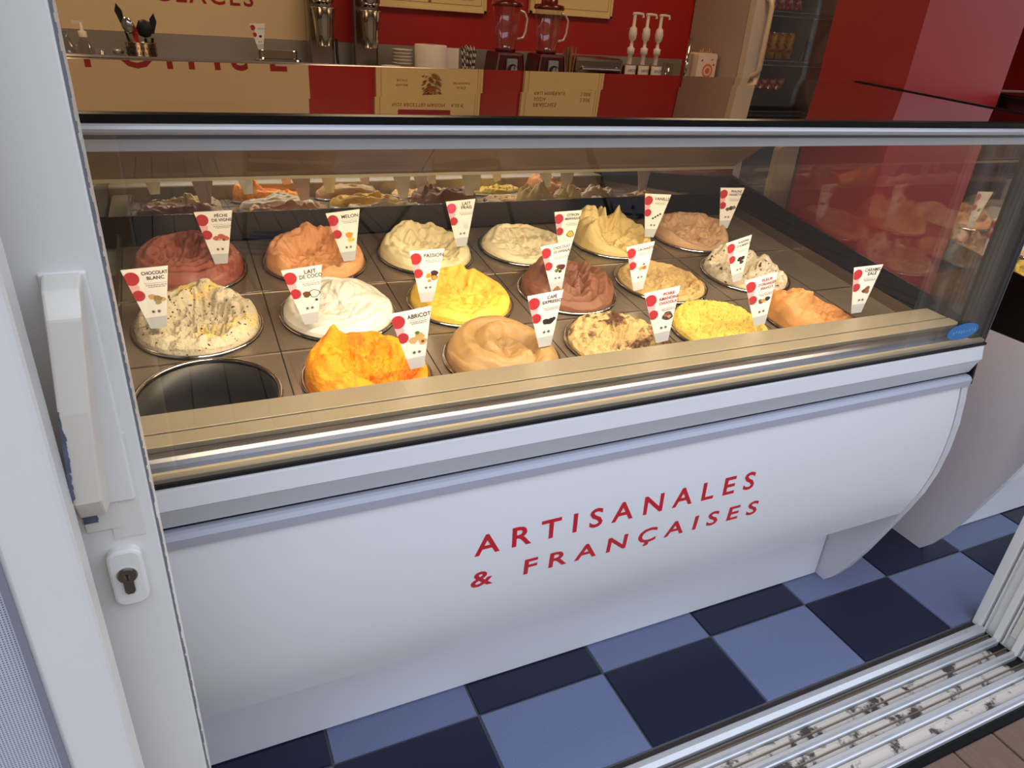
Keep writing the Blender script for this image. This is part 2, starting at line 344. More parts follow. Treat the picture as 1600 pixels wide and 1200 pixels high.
# ------------------------------------------------------------------ DISPLAY CASE
L = 1.83
XL, X2 = -.343, 1.882
TILT = R(7.1)
zp = lambda y: .833+(y-.11)*math.tan(TILT)
SIDE = [(-.112, .742), (-.120, .70), (-.128, .64), (-.130, .57), (-.125, .50), (-.112, .43), (-.090, .355), (-.062, .27), (-.030, .175), (.004, .09), (.035, .03), (.058, .0), (.10, .0), (.80, .0), (.82, .06), (.82, .742)]
def make_case(x, label):
    t = thing('display_case', label, 'ice cream display case', (x, 0, 0))
    # curved side panels
    for a, b in ((0, .022), (L-.022, L)):
        MB().prism(SIDE, a, b).build('side_panel', white_side, t, bevel=.0015)
    fp = [(y, z) for y, z in SIDE[:7]]; fp[0] = (-.113, .738)
    outer = [(y+.002, z) for y, z in fp]; inner = [(y+.014, z) for y, z in fp][::-1]
    front = MB(); n = len(outer)
    # dense smooth curve
    def cr_(P, k=6):
        out = []
        for i in range(len(P)-1):
            p0, p1, p2, p3 = P[max(i-1, 0)], P[i], P[i+1], P[min(i+2, len(P)-1)]
            for q in range(k):
                u = q/k; out.append(tuple(.5*((2*p1[c])+(-p0[c]+p2[c])*u+(2*p0[c]-5*p1[c]+4*p2[c]-p3[c])*u*u+(-p0[c]+3*p1[c]-3*p2[c]+p3[c])*u**3) for c in (0, 1)))
        return out+[P[-1]]
    oc = cr_(outer)
    front.prism(oc+[(y+.012, z) for y, z in oc][::-1], .024, L-.026)
    front.build('front_panel', white, t)
    MB().box(.022, L-.028, .088, .10, .004, .375).build('kick_panel', white, t)
    MB().box(.03, L-.03, .11, .80, .02, .655).build('cabinet_body', white_side, t)
    # fascia bands
    MB().prism([(-.040, .843), (-.112, .843), (-.115, .838), (-.121, .809), (-.04, .809)], 0, L-.004).build('upper_fascia', white, t, bevel=.001)
    MB().prism([(-.040, .8085), (-.1205, .8085), (-.107, .772), (-.04, .772)], .002, L-.010).build('grey_fascia', mat('grey_fascia_paint', srgb(204, 208, 212), .35, 0), t)
    MB().prism([(-.06, .764), (-.108, .764), (-.114, .762), (-.119, .756), (-.118, .740), (-.06, .740)], .01, L-.006).build('lower_rail', mat('grey_rail_paint', srgb(176, 178, 190), .4), t)
    MB().box(.01, L-.006, -.100, .02, .7642, .7718).build('shadow_gap', black, t)  # black strip filling the recess, stands in for its shade
    MB().box(.002, L-.002, -.116, -.088, .8432, .849).build('gasket', rubber, t)
    MB().prism([(-.111, .849), (-.111, .855), (-.098, .858), (-.088, .855), (-.088, .849)], .003, L-.006).build('glass_channel', steel_warm, t)
    a = [(-.0745+.0225*math.cos(q), .850+.0215*math.sin(q)) for q in [PI-PI*i/10 for i in range(11)]]
    mb = MB(); k = len(a); mb.prism(a, .004, L-.008); mb.build('handrail_tube', alu, t)
    MB().prism([(-.052, .862), (-.052, .871), (-.018, .872), (-.018, .862)], .006, L-.012).build('deck_rail', steel_warm, t, bevel=.0008)
    MB().prism([(-.014, .86), (-.014, .872), (.040, .874), (.043, .870), (.043, .815), (.038, .815), (.038, .862)], .006, L-.014).build('deck_rail', steel_warm, t, bevel=.0008)
    MB().box(.01, L-.02, -.05, .035, .848, .862).build('rail_bed', rubber, t)
    # well plates: seven column plates, six with three round holes
    rows = [(.005, .258, .138), (.258, .503, .378), (.503, .777, .628)]
    X0 = .076
    for cidx in range(7):
        xa = X0+.267*cidx+.0012; xb = X0+.267*(cidx+1)-.0012
        if cidx == 6: xb = L-.012
        mb = MB(); rr = .1165
        for (ya, yb, yc) in rows:
            if cidx == 6: mb.add([(xa,ya,zp(ya)),(xb,ya,zp(ya)),(xb,yb-.001,zp(yb)),(xa,yb-.001,zp(yb))], [(0,1,2,3)]); continue
            xc = X0+.267*(cidx+.5); N = 48; v = []
            for q in range(N):
                an = 2*PI*q/N; cx_, sy_ = math.cos(an), math.sin(an)
                # ray to rectangle border
                tx = ((xb-xc) if cx_ > 0 else (xc-xa))/max(abs(cx_), 1e-6); ty = ((yb-.001-yc) if sy_ > 0 else (yc-ya))/max(abs(sy_), 1e-6)
                d = min(tx, ty); d = max(d, rr+.0002)
                yy = yc+rr*sy_; v.append((xc+rr*cx_, yy, zp(yy)))
                yy = yc+d*sy_; v.append((xc+d*cx_, yy, zp(yy)))
            for (kx, ky) in ((xa, ya), (xb, ya), (xb, yb-.001), (xa, yb-.001)):
                qi = min(range(N), key=lambda q: (v[2*q+1][0]-kx)**2+(v[2*q+1][1]-ky)**2); v[2*qi+1] = (kx, ky, zp(ky))
            f = [(2*q, 2*q+1, (2*q+3) % (2*N), (2*q+2) % (2*N)) for q in range(N)]
            mb.add(v, f)
        mb.build('well_plate', steel_deck, t)
        if cidx: MB().add([(xa-.0026,.005,zp(.005)-.001),(xa+.0002,.005,zp(.005)-.001),(xa+.0002,.777,zp(.777)-.001),(xa-.0026,.777,zp(.777)-.001)], [(0,1,2,3)]).build('divider_joint', rubber, t)
    for yy in (.258, .503):
        MB().box(X0, L-.02, yy-.0015, yy+.0015, zp(yy)-.002, zp(yy)+.0022).build('row_divider', steel, t)
    MB().box(.014, X0, .0, .777, .845, .85).build('end_plate', steel_deck, t, loc=(0, 0, 0))
    MB().box(.02, L-.02, .0, .80, .66, .67).build('well_floor', black, t)
    # inner walls
    for a_, b_ in ((X0-.006, X0), (L-.012, L-.008)):
        MB().prism([(.0, .70), (.0, .848), (.777, .945), (.777, .70)], a_, b_).build('well_side', steel, t)
    # black band outside at the ends
    for a_, b_ in ((0, .006), (L-.006, L)):
        MB().prism([(-.118, .744), (-.108, .843), (-.098, .858), (-.05, .883), (.035, .900), (.56, .980), (.82, 1.03), (.82, .744)], a_, b_).build('end_cover', black, t)
    MB().add([(L-.007,-.0,.845),(L-.007,.815,.96),(L-.007,.815,1.02),(L-.007,.035,.899)], [(0,1,2,3)]).build('end_liner', black_gl, t)
    # rear
    MB().prism([(.777, .915), (.772, .922), (.812, .975), (.82, .975), (.82, .915)], .012, L-.008).build('rear_sill', black_gl, t)
    MB().box(.012, L-.008, .777, .781, .917, .924).build('rear_bead', steel, t)
    MB().box(.012, L-.008, .815, .822, .975, 1.056).build('rear_mirror', mirror, t)
    MB().box(.012, L-.008, .806, .815, 1.052, 1.060).build('mirror_bead', steel_warm, t)
    MB().box(.0, L, .822, .835, .06, 1.06).build('back_cover', white_side, t)
    sp = L*.43
    for a_, b_ in ((.012, sp), (sp+.003, L-.008)):
        MB().prism([(.812, 1.060), (.420, 1.334), (.426, 1.337), (.822, 1.062)], a_, b_).build('rear_hood_panel', rear_panel, t)
    # glass
    MB().box(.006, L-.006, -.108, -.102, .852, 1.303).build('front_glass', glass, t)
    for a_ in (.001, L-.007):
        MB().prism([(-.10, .862), (-.05, .884), (.035, .901), (.56, .981), (.815, 1.022), (.82, 1.06), (.43, 1.338), (-.10, 1.316)], a_, a_+.005).build('side_glass', glass_side, t)
    for a_ in (.0, L-.022):
        MB().box(a_+(0 if a_ == 0 else -.022), a_+(.044 if a_ == 0 else .022), -.1005, -.062, .853, 1.312).build('corner_post', black, t)
        MB().box(a_+(.0 if a_ == 0 else .019), a_+(.003 if a_ == 0 else .022), -.110, -.101, .848, 1.312).build('post_strip', alu, t)
        MB().prism([(-.098, 1.318), (-.098, 1.268), (.815, 1.268+.037*0+.0), (.43, 1.340)][:2]+[(.40, 1.300), (.43, 1.340)], a_+.008, a_+.014).build('side_top_band', black, t)
    # top
    sl = (1.343-1.321)/.54; tz = lambda y: 1.321+(y+.11)*sl
    zf, zl, zr = 1.3185, 1.3330, 1.3425
    MB().add([(.006,-.108,zf-.006),(L-.006,-.108,zf-.006),(L-.006,.43,zr-.006),(.006,.43,zl-.006),(.006,-.108,zf),(L-.006,-.108,zf),(L-.006,.43,zr),(.006,.43,zl)],
             [(0,3,2,1),(4,5,6,7),(0,1,5,4),(1,2,6,5),(2,3,7,6),(3,0,4,7)]).build('top_glass', top_mirror, t)
    MB().prism([(-.116, 1.309), (-.116, 1.3178), (-.110, 1.3195), (-.106, 1.3195), (-.106, 1.309)], 0, L).build('front_edge_trim', black, t)
    for a_, b_, ze in ((-.002, .008, 1.3335), (L-.008, L+.004, 1.3450)):
        MB().prism([(-.110, 1.309), (-.110, 1.3205), (.434, ze), (.434, ze-.017)], a_, b_).build('side_edge_trim', black, t)
    an = [(-.110+.0085*math.cos(q), 1.3030+.0070*math.sin(q)) for q in [2*PI*i/14 for i in range(14)]]
    MB().prism(an, .0, L).build('top_front_bar', alu_lt, t)
    MB().box(.01, L-.01, -.104, -.100, 1.278, 1.2905).build('top_front_strip', alu_lt, t)
    MB().box(.01, L-.01, -.100, -.060, 1.284, 1.300).build('lamp_housing', alu, t)
    MB().box(.03, L-.03, -.070, -.040, 1.276, 1.283).build('lamp_cover', mat('lamp_diffuser', srgb(255, 226, 170), .5, emit=.9), t)
    return t
case = make_case(XL, 'white ice cream display case with red lettering on its curved front')
case2 = copy_tree(case); case2.location.x = X2
case2['label'] = 'second display case with shaded white side, beyond the red pillar'
# lettering on the curved front (planar words laid onto the near-vertical part)
def words(s, x, z, w, cap, parent, m, y, name='lettering'):
    o = text_obj(name, s, cap/.70, m, (0, 0, 0), parent, spacing=1.62, extrude=.0005, offset=.0009)
    xs_ = [v.co.x for v in o.data.vertices]; k = w/(max(xs_)-min(xs_)); mn = min(xs_)
    for v in o.data.vertices: v.co.x = (v.co.x-mn)*k
    o.location = (x, y, z); return o
def curve_y(z):
    P = [(y, zz) for y, zz in SIDE[:7]]
    for i in range(len(P)-1):
        if P[i+1][1] <= z <= P[i][1]:
            u = (z-P[i+1][1])/(P[i][1]-P[i+1][1]); return P[i+1][0]+u*(P[i][0]-P[i+1][0])
    return -.12
def split_letters(o):
    me = o.data; n = len(me.vertices); par = list(range(n))
    def find(a):
        while par[a] != a: par[a] = par[par[a]]; a = par[a]
        return a
    for e in me.edges: par[find(e.vertices[0])] = find(e.vertices[1])
    isl = {}
    for f in me.polygons: isl.setdefault(find(f.vertices[0]), []).append(f)
    gs = []
    for fs in isl.values():
        xs_ = [me.vertices[i].co.x for f in fs for i in f.vertices]; gs.append([min(xs_), max(xs_), fs])
    gs.sort(key=lambda g: g[0]); out = []
    for g in gs:
        if out and g[0] < out[-1][1]-.001: out[-1][1] = max(out[-1][1], g[1]); out[-1][2] = out[-1][2]+g[2]
        else: out.append(g)
    for g in out:
        mp = {}; vs2 = []; fs2 = []
        for f in g[2]:
            q = []
            for i in f.vertices:
                if i not in mp: mp[i] = len(vs2); vs2.append(me.vertices[i].co[:])
                q.append(mp[i])
            fs2.append(q)
        m2 = bpy.data.meshes.new('letter'); m2.from_pydata(vs2, [], fs2); m2.materials.append(me.materials[0])
        c = bpy.data.objects.new('letter', m2); C.objects.link(c); c.parent = o.parent; c.location = o.location; c.rotation_euler = o.rotation_euler
    bpy.data.objects.remove(o)
for s, x, z, w, cap in (('ARTISANALES', .247, .6025, .618, .041), ('& FRANÇAISES', .243, .529, .651, .036)):
    o = words(s, x-XL, z, w, cap, case, red_print, 0)
    for v in o.data.vertices:
        # local y is up (z world), local z is -y world
        v.co.z = v.co.z*.5-(curve_y(z+v.co.y)+.0009)
    split_letters(o)
# oval sticker on the glass
ov = MB().prism_y([(.050*math.cos(q), .019*math.sin(q)) for q in [2*PI*i/36 for i in range(36)]], -.1096, -.1084).build('oval_sticker', sticker, case, loc=(1.394-XL, 0, .884), rot=(0, R(-3), 0), label='blue oval sticker low on the front glass')
mb = MB()
for i in range(9):
    x = -.034+.0085*i; mb.prism_y([(x, -.004+.003*math.sin(i*2)), (x+.006, -.002+.003*math.sin(i*1.3)), (x+.005, .003+.003*math.sin(i)), (x+.001, .004)], -.1102, -.1095)
mb.build('sticker_print', sticker_ink, ov)

# ------------------------------------------------------------------ ICE CREAM
PR = .1165
def pan(x, y, label, group='round steel pans in the display case'):
    t = thing('ice_cream_pan', label, 'ice cream pan', (x, y, zp(y)+.002), (TILT, 0, 0), group)
    # bowl (thin double wall)
    prof = [(.0, -.115), (.085, -.115), (.098, -.105), (.106, -.06), (.110, -.002), (.1115, -.002), (.1075, -.062), (.099, -.108), (.086, -.118), (.0, -.118)]
    MB().lathe(prof, n=48, close=False).build('bowl', mat('shaded_steel_bowl', srgb(56, 54, 52), .4, .6), t)  # steel colour darkened to stand for the shade inside the pan
    rim = [(.1145+.0038*math.cos(q), .0035+.0030*math.sin(q)) for q in [2*PI*i/10 for i in range(11)]]
    MB().lathe(rim, n=64, close=False).build('rim', chrome, t)
    return t
pan_src = []
def get_pan(x, y, label):
    if not pan_src:
        p_ = pan(x, y, label); pan_src.append(p_); return p_
    c = copy_tree(pan_src[0]); c.location = (x, y, zp(y)+.002); c['label'] = label; return c

def sm(a, b, x):
    t = min(1, max(0, (x-a)/(b-a))); return t*t*(3-2*t)
def fbm(p, o=4):
    a = 0; w = 1; tot = 0
    for _ in range(o): a += w*noise.noise(p); tot += w; w *= .5; p = p*2.03
    return a/tot
def gelato(x, y, label, m, seed, hb=.06, hf=.03, hl=None, hr=None, cr=.6, crad=.72, ccx=0, ccy=-.1, swirl=0, arms=5, twist=3, rag=.15, rough=.002, rfreq=60, scoops=(), peaks=(), flake=0, smear=.006, chunk=.008, inr=False, NR=52, NT=150, group='ice creams heaped in the steel pans'):
    """heaped ice cream: rim wall heights at back / front / left / right, crater, swirl ridges, peaks and scooped hollows (unit disc coordinates)"""
    hl = (hb+hf)/2 if hl is None else hl; hr = (hb+hf)/2 if hr is None else hr
    V = []; F = []; so = Vector((seed*3.1, seed*1.7, seed*.9))
    for i in range(NR+1):
        rho = 1-(1-i/NR)**1.35
        for j in range(NT):
            if i == 0 and j: continue
            a = 2*PI*j/NT; c, s_ = math.cos(a), math.sin(a)
            px, py = rho*c, rho*s_
            wb, wf, wr, wl = max(s_, 0)**2, max(-s_, 0)**2, max(c, 0)**2, max(-c, 0)**2
            H = hb*wb+hf*wf+hl*wl+hr*wr
            H *= .93+rag*2.2*fbm(Vector((c*1.6, s_*1.6, 0))*1.5+so, 4)
            e = (1-rho**9)**.55 if rho < 1 else 0
            # crater
            dx, dy = px-ccx, py-ccy; dr = math.sqrt(dx*dx+dy*dy)
            jag = 1+.40*fbm(Vector((px*4, py*4, 1))+so, 5)
            k = 1-cr*(1-sm(crad*.55, crad*1.02, dr*jag))
            h = H*k
            ca, sa = math.cos(seed*1.3), math.sin(seed*1.3); ux, uy = px*ca+py*sa, -px*sa+py*ca
            inn = 1-sm(crad*.7, crad*1.0, dr*jag)
            h += inn*smear*1.5*((1-abs(noise.noise(Vector((ux*2.2, uy*6.5, 5))+so)))**3-.45)+smear*.7*fbm(Vector((px*2.4, py*2.4, 8))+so, 3)
            h += (1-inn)*smear*.42*math.sin(rho*34+3.5*fbm(Vector((c*1.4, s_*1.4, 6))+so, 3)+a*.9)
            h += inn*chunk*fbm(Vector((px*11, py*11, 9))+so, 4)
            if swirl:
                ph = arms*a+twist*2*PI*rho+1.2*fbm(Vector((px*1.5, py*1.5, 2))+so, 2)
                w_ = (abs(math.sin(ph*.5))**.7)
                h += swirl*(w_-.6)*sm(.05, .3, rho)*(1-.45*rho)
            for (qx, qy, qr, qh) in peaks:
                d = math.hypot(px-qx, py-qy)/qr
                if d < 1: h += qh*(1-d)**1.4*(1+.3*fbm(Vector((px*9, py*9, 4))+so))
            for (qx, qy, qr, qd) in scoops:
                d = math.hypot(px-qx, py-qy)/qr
                if d < 1: h -= qd*math.sqrt(1-d*d)
            nv = fbm(Vector((px*PR*rfreq, py*PR*rfreq, h*rfreq))+so, 4)
            inner = 1-sm(crad*.6, crad*1.15, dr) if inr else 1
            h += rough*2.4*nv*(.25+.75*inner)
            if flake: h += flake*abs(noise.noise(Vector((px*16, py*16, 3))+so))*inner
            z = h*e+.004*(1-e)-.002
            bulge = 1+.02*fbm(Vector((c*2, s_*2, 7))+so)
            rr = rho*(.1115 if rho < .985 else .1100)*bulge
            # side streaks
            V.append((rr*c+.0012*nv, rr*s_+.0012*nv, z if rho < 1 else -.006))
    for j in range(NT): F.append((0, 1+j, 1+(j+1) % NT))
    for i in range(1, NR):
        for j in range(NT):
            A = 1+(i-1)*NT+j; B = 1+(i-1)*NT+(j+1) % NT; F.append((A, A+NT, B+NT, B))
    me = bpy.data.meshes.new('ice_cream'); me.from_pydata(V, [], F); me.polygons.foreach_set('use_smooth', [True]*len(F)); me.materials.append(m)
    o = bpy.data.objects.new('ice_cream', me); C.objects.link(o); o.location = (x, y, zp(y)+.003); o.rotation_euler = (TILT, 0, 0)
    md = o.modifiers.new('sub', 'SUBSURF'); md.levels = 1; md.render_levels = 1
    o['label'] = label; o['category'] = 'ice cream'; o['group'] = group
    return o
G = {
 'vine_peach': gelato_mat('vine_peach_sorbet', srgb(172, 104, 86), patch=srgb(138, 70, 56), pscale=14, pthr=.58, bump=.25, rough=.4),
 'melon': gelato_mat('melon_sorbet', srgb(240, 176, 124), bump=.35, bscale=50),
 'milk': gelato_mat('milk_ice', srgb(240, 226, 180), bump=.3, bscale=40),
 'lemon': gelato_mat('lemon_meringue_ice', srgb(240, 228, 190), patch=srgb(196, 150, 84), pscale=16, pthr=.66, bump=.3),
 'vanilla': gelato_mat('vanilla_ice', srgb(228, 204, 140), bump=.4, bscale=60),
 'praline': gelato_mat('praline_ice', srgb(198, 160, 126), patch=srgb(150, 100, 66), pscale=10, pthr=.66, bump=.3),
 'white_choc': gelato_mat('white_chocolate_ice', srgb(226, 212, 182), spot=srgb(70, 54, 44), sscale=150, sthr=.655, patch=srgb(236, 208, 120), pscale=11, pthr=.60, bump=.9, bd=.008),
 'coconut': gelato_mat('coconut_sorbet', srgb(238, 234, 222), bump=.25, bscale=30),
 'passion': gelato_mat('passion_sorbet', srgb(240, 200, 84), bump=.25, bscale=45),
 'choc': gelato_mat('dark_chocolate_ice', srgb(134, 88, 68), bump=.35, bscale=60),
 'peanut': gelato_mat('peanut_ice', srgb(212, 180, 122), patch=srgb(176, 124, 62), pscale=18, pthr=.64, bump=.9, bscale=90, bd=.007),
 'raisin': gelato_mat('raisin_ice', srgb(206, 190, 160), spot=srgb(62, 34, 34), sscale=62, sthr=.67, patch=srgb(224, 214, 196), pscale=20, bump=.9, bd=.008),
 'apricot': gelato_mat('apricot_sorbet', srgb(248, 160, 24), patch=srgb(236, 122, 14), pscale=20, pthr=.58, bump=.8, bscale=90, bd=.008),
 'coffee': gelato_mat('coffee_ice', srgb(164, 130, 84), bump=.15, bscale=30, rough=.42),
 'pear': gelato_mat('pear_chocolate_ice', srgb(206, 176, 122), patch=srgb(92, 60, 40), pscale=15, pthr=.57, bump=1, bd=.009),
 'poppy': gelato_mat('orange_blossom_ice', srgb(222, 194, 92), spot=srgb(92, 82, 50), sscale=200, sthr=.70, bump=1, bscale=130, bd=.008),
 'caramel': gelato_mat('caramel_ice', srgb(190, 134, 76), patch=srgb(176, 110, 50), pscale=14, pthr=.62, bump=.35),
}
CX = [-.1335+.267*i for i in range(6)]
YF, YM, YB = .138, .378, .628
PANS = [
 (CX[0], YB, 'vine_peach', 'dark rose-brown ice cream', dict(hb=.062, hf=.046, cr=.45, crad=.5, ccx=-.15, ccy=.2, rag=.10, rough=.0016, peaks=((-.3, .35, .35, .012), (.3, .3, .5, .008)), scoops=((-.2, .1, .3, .012),), chunk=.004)),
 (CX[1], YB, 'melon', 'pale orange ice cream', dict(hb=.062, hf=.036, hr=.045, hl=.045, cr=.72, crad=.8, ccy=-.12, rag=.22, rough=.0022, peaks=((-.05, .62, .4, .006),))),
 (CX[2], YB, 'milk', 'pale cream-coloured ice cream', dict(hb=.056, hf=.032, hr=.04, hl=.042, cr=.62, crad=.85, ccy=-.1, rag=.2, rough=.0018)),
 (CX[3], YB, 'lemon', 'low ivory ice cream with toasted ridge', dict(hb=.034, hf=.014, hr=.036, cr=.45, crad=.8, rag=.2, swirl=.009, arms=2, twist=1.4, rough=.0014)),
 (CX[4], YB, 'vanilla', 'tall pale yellow ice cream', dict(hb=.066, hf=.020, hl=.070, hr=.046, cr=.7, crad=.8, ccx=.15, ccy=-.2, rag=.38, rough=.0024, peaks=((-.42, .5, .3, .010), (.35, .5, .22, .014)))),
 (CX[5], YB, 'praline', 'beige-brown layered ice cream', dict(hb=.048, hf=.018, hl=.034, hr=.05, cr=.5, crad=.85, swirl=.013, arms=2, twist=1.8, rag=.12, rough=.0012)),
 (CX[0], YM, 'white_choc', 'cream ice cream flecked with dark chips', dict(hb=.058, hf=.040, hl=.032, hr=.046, cr=.85, crad=.74, ccx=-.05, ccy=-.12, rag=.3, rough=.0045, rfreq=70, inr=True, chunk=.03, peaks=((.35, .3, .3, .012),), flake=.006)),
 (CX[1], YM, 'coconut', 'smooth bright white ice cream', dict(hb=.044, hf=.028, hl=.030, hr=.034, cr=.12, crad=.5, ccx=.1, rag=.15, swirl=.007, arms=1, twist=1.3, rough=.0012, peaks=((.0, .2, .7, .014), (.55, .2, .3, .008)), chunk=.002, smear=.004)),
 (CX[2], YM, 'passion', 'bright yellow ice cream', dict(hb=.048, hf=.026, hl=.034, hr=.034, cr=.55, crad=.75, ccy=-.05, rag=.18, swirl=.007, arms=3, twist=1.5, rough=.0016, peaks=((-.15, .5, .4, .008), (.22, .62, .18, .018)), scoops=((.08, .45, .22, .024),))),
 (CX[3], YM, 'choc', 'dark brown ridged ice cream', dict(hb=.046, hf=.022, hl=.050, hr=.044, cr=.3, crad=.6, ccx=.1, ccy=.2, rag=.25, swirl=.026, arms=2, twist=3.4, rough=.0018, peaks=((-.55, .3, .35, .014), (.05, .6, .3, .01)))),
 (CX[4], YM, 'peanut', 'light tan scraped-out ice cream', dict(hb=.016, hf=.010, hl=.018, hr=.012, cr=1.3, crad=.9, ccx=.15, ccy=0, rag=.2, rough=.0026, rfreq=90, scoops=((.45, .0, .3, .010),))),
 (CX[5], YM, 'raisin', 'greyish cream ice cream with dark bits', dict(hb=.046, hf=.014, hl=.024, hr=.030, cr=.7, crad=.85, rag=.5, rough=.0045, rfreq=65, chunk=.03, flake=.006, peaks=((.1, .4, .25, .012), (.5, .25, .2, .012)))),
 (CX[1], YF, 'apricot', 'vivid orange ice cream', dict(hb=.050, hf=.026, hl=.062, hr=.026, cr=.75, crad=.72, ccx=.22, ccy=.05, rag=.14, rough=.0042, rfreq=75, inr=True, flake=.008, chunk=.026, swirl=.010, arms=1, twist=1.6, peaks=((-.40, .58, .26, .026),))),
 (CX[2], YF, 'coffee', 'smooth tan swirled ice cream', dict(hb=.052, hf=.032, hl=.044, hr=.036, cr=.18, crad=.5, ccx=.2, ccy=.1, rag=.06, swirl=.026, arms=2, twist=2.2, rough=.0005, chunk=0, smear=.003)),
 (CX[3], YF, 'pear', 'chopped tan and dark brown ice cream', dict(hb=.026, hf=.012, hl=.018, hr=.02, cr=.4, crad=.7, rag=.3, rough=.0055, rfreq=70, chunk=.028, flake=.008)),
 (CX[4], YF, 'poppy', 'crumbly mustard yellow ice cream', dict(hb=.030, hf=.014, hl=.020, hr=.026, cr=.4, crad=.8, rag=.2, rough=.0050, rfreq=120, chunk=.014, flake=.008, peaks=((.05, .5, .3, .010),))),
 (CX[5], YF, 'caramel', 'caramel brown ice cream mounded at left', dict(hb=.030, hf=.018, hl=.070, hr=.010, cr=.35, crad=.6, ccx=.4, rag=.2, swirl=.020, arms=2, twist=1.8, rough=.0020, peaks=((-.3, .35, .4, .016),))),
]
for k, (x, y, mk, lab, kw) in enumerate(PANS):
    get_pan(x, y, 'round steel pan holding '+lab)
    gelato(x, y, lab+' heaped in a round steel pan', G[mk], k+1, **kw)
get_pan(CX[0], YF, 'empty round steel pan in the front corner by the door')
# a few in the second case, seen through the end glass
for k, (cx_, y, mk, lab, kw) in enumerate([(0, YM, 'praline', 'beige-brown ice cream in the second case, middle row', dict(hb=.06, hf=.03, swirl=.01, rag=.2)), (0, YB, 'vanilla', 'pale yellow ice cream in the second case, back row', dict(hb=.05, hf=.03, rag=.3, flake=.005)),
        (0, YF, 'poppy', 'golden crumbly ice cream in the second case, front row', dict(hb=.05, hf=.03, rag=.3, rough=.004)), (1, YM, 'milk', 'cream ice cream, second column of the second case', dict(hb=.055, hf=.03, rag=.2)), (1, YB, 'melon', 'orange ice cream, second column of the second case', dict(hb=.055, hf=.03, rag=.2))]):
    x = X2+.076+.267*(cx_+.5)
    get_pan(x, y, 'round steel pan holding '+lab)
    gelato(x, y, lab, G[mk], k+30, **kw)

# ------------------------------------------------------------------ FLAVOUR SIGNS
def disc(cx, cz, r, n=22): return [(cx+r*math.cos(2*PI*i/n), cz+r*math.sin(2*PI*i/n)) for i in range(n)]
HW, HB, HH = .0365, .0125, .113
def clip_left(P):
    # keep the side right of the slanted left edge
    ax, az, bx, bz = -HB, 0, -HW, HH
    ins = lambda q: (bx-ax)*(q[1]-az)-(bz-az)*(q[0]-ax) <= 0
    out = []
    for i in range(len(P)):
        a, b = P[i], P[(i+1) % len(P)]
        ia, ib = ins(a), ins(b)
        if ia: out.append(a)
        if ia != ib:
            f = lambda q: (bx-ax)*(q[1]-az)-(bz-az)*(q[0]-ax)
            u = f(a)/(f(a)-f(b)); out.append((a[0]+u*(b[0]-a[0]), a[1]+u*(b[1]-a[1])))
    return out
def flat(polys, y, name, m, parent, label=None):
    mb = MB()
    for P in polys:
        if len(P) > 2: mb.add([(a, y, b) for a, b in P], [tuple(range(len(P)))])
    return mb.build(name, m, parent, label=label)
_pm = {}
def pic_mat(rgb):
    if rgb not in _pm: _pm[rgb] = mat('picture_ink_%d' % len(_pm), srgb(*rgb), .55)
    return _pm[rgb]
def sign(x, y, z, lean, lines, pic, label, yaw=0, scale=1.0, tint=None):
    t = thing('flavour_sign', label, 'sign', (x, y, z), (R(3), R(lean), R(yaw)), 'flavour signs standing in the ice creams'); t.scale = (scale, scale, scale)
    MB().prism_y([(-HB, 0), (HB, 0), (HW, HH), (-HW, HH)], -.0006, .0006).build('board', sign_white, t)
    w = lambda q: HB+(HW-HB)*q/HH
    flat([[(-HB, 0), (HB, 0), (w(.022), .022), (-w(.022), .022)]], -.0008, 'clear_foot', sign_base, t)
    flat([clip_left(disc(-.0235, .0955, .0122))], -.0009, 'printed_dot', tint or print_red, t)
    flat([clip_left(disc(-.024, .079, .0095))], -.0008, 'printed_dot', print_pink, t, label='pale pink printed dot')
    flat([clip_left(disc(-.0185, .064, .0100))], -.0010, 'printed_dot', print_red, t)
    fs = .0108 if max(len(l) for l in lines) < 8 else .0086
    for i, l in enumerate(lines):
        if not l: continue
        big = text_obj('flavour_name', l, fs, ink if len(lines) < 3 else ink_red, (.0135, -.0011, .1005-.0092*i+(0 if len(lines) > 1 else -.003)), t, align='CENTER', extrude=0, spacing=1.02, offset=.0002)
        xs_ = [v.co.x for v in big.data.vertices]; wd = max(xs_)-min(xs_)
        mx = .041
        if wd > mx:
            for v in big.data.vertices: v.co.x *= mx/wd
    zb = .0965-.0092*(len(lines)-1)-.003
    rows = [[(-.006, zb), (.030, zb), (.030, zb+.0005), (-.006, zb+.0005)]]
    for r_ in range(2):
        xx = -.004+.003*r_
        while xx < .026:
            ww = random.uniform(.002, .005); zz = zb-.004-.0032*r_; rows.append([(xx, zz), (xx+ww, zz), (xx+ww, zz+.0013), (xx, zz+.0013)]); xx += ww+.001
    flat(rows, -.0010, 'small_print', mat('grey_ink', srgb(132, 118, 118), .6), t)
    by = {}
    for (dx, dz, r_, rgb) in pic: by.setdefault(rgb, []).append([(a, b) for a, b in [(.007+dx+r_*math.cos(q)*(1+.18*math.sin(3*q+dx*900)), .056+dz+.85*r_*math.sin(q)) for q in [2*PI*i/14 for i in range(14)]]])
    for k_, (rgb, ps) in enumerate(by.items()): flat(ps, -.0010-.0001*k_, 'fruit_picture', pic_mat(rgb), t)
    ic = []
    for cx_ in (-.002, .007):
        for q in range(4):
            a = q*PI/4+cx_*60; c_, s_ = .0034*math.cos(a), .0034*math.sin(a); n_ = (-s_*.12, c_*.12)
            ic.append([(cx_-c_-n_[0], .032-s_-n_[1]), (cx_+c_-n_[0], .032+s_-n_[1]), (cx_+c_+n_[0], .032+s_+n_[1]), (cx_-c_+n_[0], .032-s_+n_[1])])
    flat(ic, -.0009, 'icon_print', ink, t)
    return t
